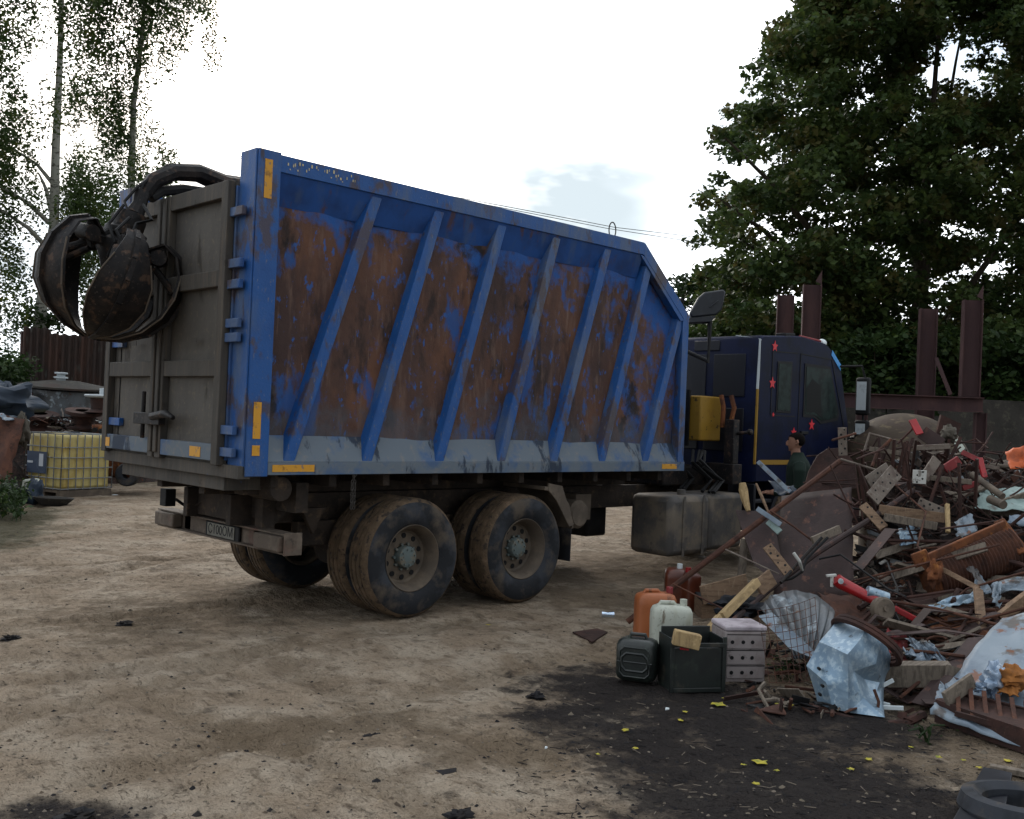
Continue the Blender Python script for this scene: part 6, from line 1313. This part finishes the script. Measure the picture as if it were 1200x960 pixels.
# foreground right: black panel, tyre and rail
m = MB(); m.prism([gp(1112, 975, .02), gp(1152, 905, .02), gp(1186, 912, .03), gp(1172, 985, .03)], (0, 0, .03)); th(m, 'black_panel', 'cab_black', 'flat black panel lying on the soil in the bottom right corner', 'panel', bevel=.004)
m = MB(); m.beam(gp(1160, 899, .05), gp(1230, 912, .05), .05, .03); th(m, 'wood_strip', 'wood_grey', 'weathered slat above the black panel in the bottom right corner', 'slat', bevel=.003)
c = gp(1205, 950, .06); m = MB(); m.lathe([(.20, -.04), (.24, -.07), (.29, -.06), (.31, 0), (.29, .06), (.24, .07), (.20, .04)], c, (0.05, .05, 1), 40, closed=True); m.lathe([(.0, -.05), (.2, -.05)], c, (0.05, .05, 1), 30); th(m, 'small_tyre', 'rubber', 'dark tyre lying flat in the bottom right corner', 'tyre')

# ---------------------------------------------------------------- litter on the yard: leaves, stones, rags
rr = random.Random(99)
def gh(x, y):
    i = int(np.clip(np.searchsorted(gx, x), 1, len(gx)-1)); j = int(np.clip(np.searchsorted(gy, y), 1, len(gy)-1)); return float(H[i-1, j-1])
def leaf(px, py, s, lab):
    p = gp(px, py); p.z = gh(p.x, p.y)+.012; m = MB(); a0 = rr.uniform(0, 6); pts = []
    for k in range(10):
        a = a0+k*2*PI/10; q = s*(1 if k % 2 == 0 else .68)*rr.uniform(.8, 1.1); pts.append(p+Vector((math.cos(a)*q, math.sin(a)*q, rr.uniform(0, .25)*s)))
    c = p+Vector((0, 0, .004)); m.add([c]+pts, [(0, k+1, (k+1) % 10+1) for k in range(10)]); o = th(m, 'fallen_leaf', 'leaf_yellow', lab, 'leaf', 'fallen yellow leaves'); s_ = o.modifiers.new('t', 'SOLIDIFY'); s_.thickness = .0015
leaf(841, 828, .055, 'largest yellow-green leaf on the oil-black soil'); leaf(891, 893, .045, 'yellow leaf on the black soil nearest the camera')
for px, py in ((846, 818), (800, 843), (745, 873), (803, 832), (870, 893), (885, 920), (910, 905), (1000, 905), (918, 785), (930, 790), (955, 800), (912, 828), (925, 828), (1100, 890), (1130, 895), (1070, 880), (860, 780), (905, 775), (735, 855), (700, 885), (1020, 893), (570, 735), (1148, 905), (1180, 900)):
    leaf(px+rr.uniform(-3, 3), py+rr.uniform(-3, 3), rr.uniform(.016, .03), 'small yellow leaf fallen on the soil around the heap')
m = MB(); p = gp(520, 908); m.prism([p+Vector((a*.09, b*.09, 0)) for a, b in ((-1, 0), (-.3, .5), (.2, .3), (1, .1), (.6, -.4), (-.2, -.3), (-.6, -.5))], (0, 0, .015)); th(m, 'rubber_scrap', 'soil_black', 'small black rubber scrap on the sandy foreground', 'scrap')
for px, py, lab in ((145, 732, 'dark clod on the sandy yard left of the centre'), (12, 749, 'dark flat clod at the left edge of the yard'), (435, 867, 'dark clump of soil in the sandy foreground'), (90, 957, 'dark stone at the bottom left'), (540, 957, 'dark stone at the bottom edge, centre left'), (628, 817, 'dark twig lump left of the oil patch')):
    c = gp(px, py); blob('soil_clod', Vector((c.x, c.y, .005)), .07, .05, .022, 'soil_black', lab, 'clod', px % 17, .9, freq=3, n=14)
m = MB()
def pebble(m, p, s, mi):
    vs = [p+Vector((math.cos(a)*s*rr.uniform(.7, 1.2), math.sin(a)*s*rr.uniform(.6, 1.1), 0)) for a in np.linspace(0, 2*PI, 6, endpoint=False)]; t = p+Vector((rr.uniform(-.2, .2)*s, 0, s*rr.uniform(.4, .8)))
    m.add(vs+[t], [(k, (k+1) % 6, 6) for k in range(6)], mi)
for k in range(1900):
    px = rr.uniform(-30, 1230); py = 600+360*rr.random()**.8; p = gp(px, py); p.z = gh(p.x, p.y)-.002; pebble(m, p, rr.uniform(.004, .016)*(1 if rr.random() < .93 else 1.8), rr.choice([0, 0, 1, 1, 2]))
for k in range(420):
    px = rr.uniform(600, 1200); py = rr.uniform(800, 960); p = gp(px, py); p.z = gh(p.x, p.y)+.006; a = rr.uniform(0, 6); L = rr.uniform(.015, .07); m.tube([p, p+Vector((math.cos(a)*L, math.sin(a)*L, .004))], .0025, 4, rr.choice([1, 2, 1]))
for k in range(1500):
    px = rr.uniform(-30, 1230); py = 585+375*rr.random()**.7; p = gp(px, py)
    if fbm(np.array([p.x]), np.array([p.y]), 1.1, 3, 77)[0] < -.02: continue
    p.z = gh(p.x, p.y)-.004; i_ = int(np.clip(np.searchsorted(gx, p.x), 1, len(gx)-1)); j_ = int(np.clip(np.searchsorted(gy, p.y), 1, len(gy)-1)); pebble(m, p, rr.uniform(.006, .022), rr.choice([3, 3, 4]) if oil[i_, j_] < .15 else 1)
tag(m.build('gravel', ['stone', 'soil_black', 'wood_grey', 'clod', 'clod_dark'], sharp=20), 'scattered pebbles, twigs and crumbs on the yard', 'gravel', None, 'stuff')
for px, py, s, lab in ((782, 834, .022, 'white chip on the oil-black soil'), (640, 880, .012, 'tiny white chip left of the oil patch'), (1010, 797, .02, 'white bit beside the duct'), (916, 827, .03, 'pale curled strip under the white crate'), (118, 580, .05, 'blue-white litter piece behind the truck'), (135, 581, .06, 'pale flat litter piece behind the truck, right of the bluish one')):
    p = gp(px, py); m = MB(); m.prism([p+Vector((-s, 0, .012)), p+Vector((0, s*.6, .016)), p+Vector((s, .1*s, .012)), p+Vector((.1*s, -s*.5, .014))], (0, 0, .008)); th(m, 'litter', 'wiper_white', lab, 'litter')
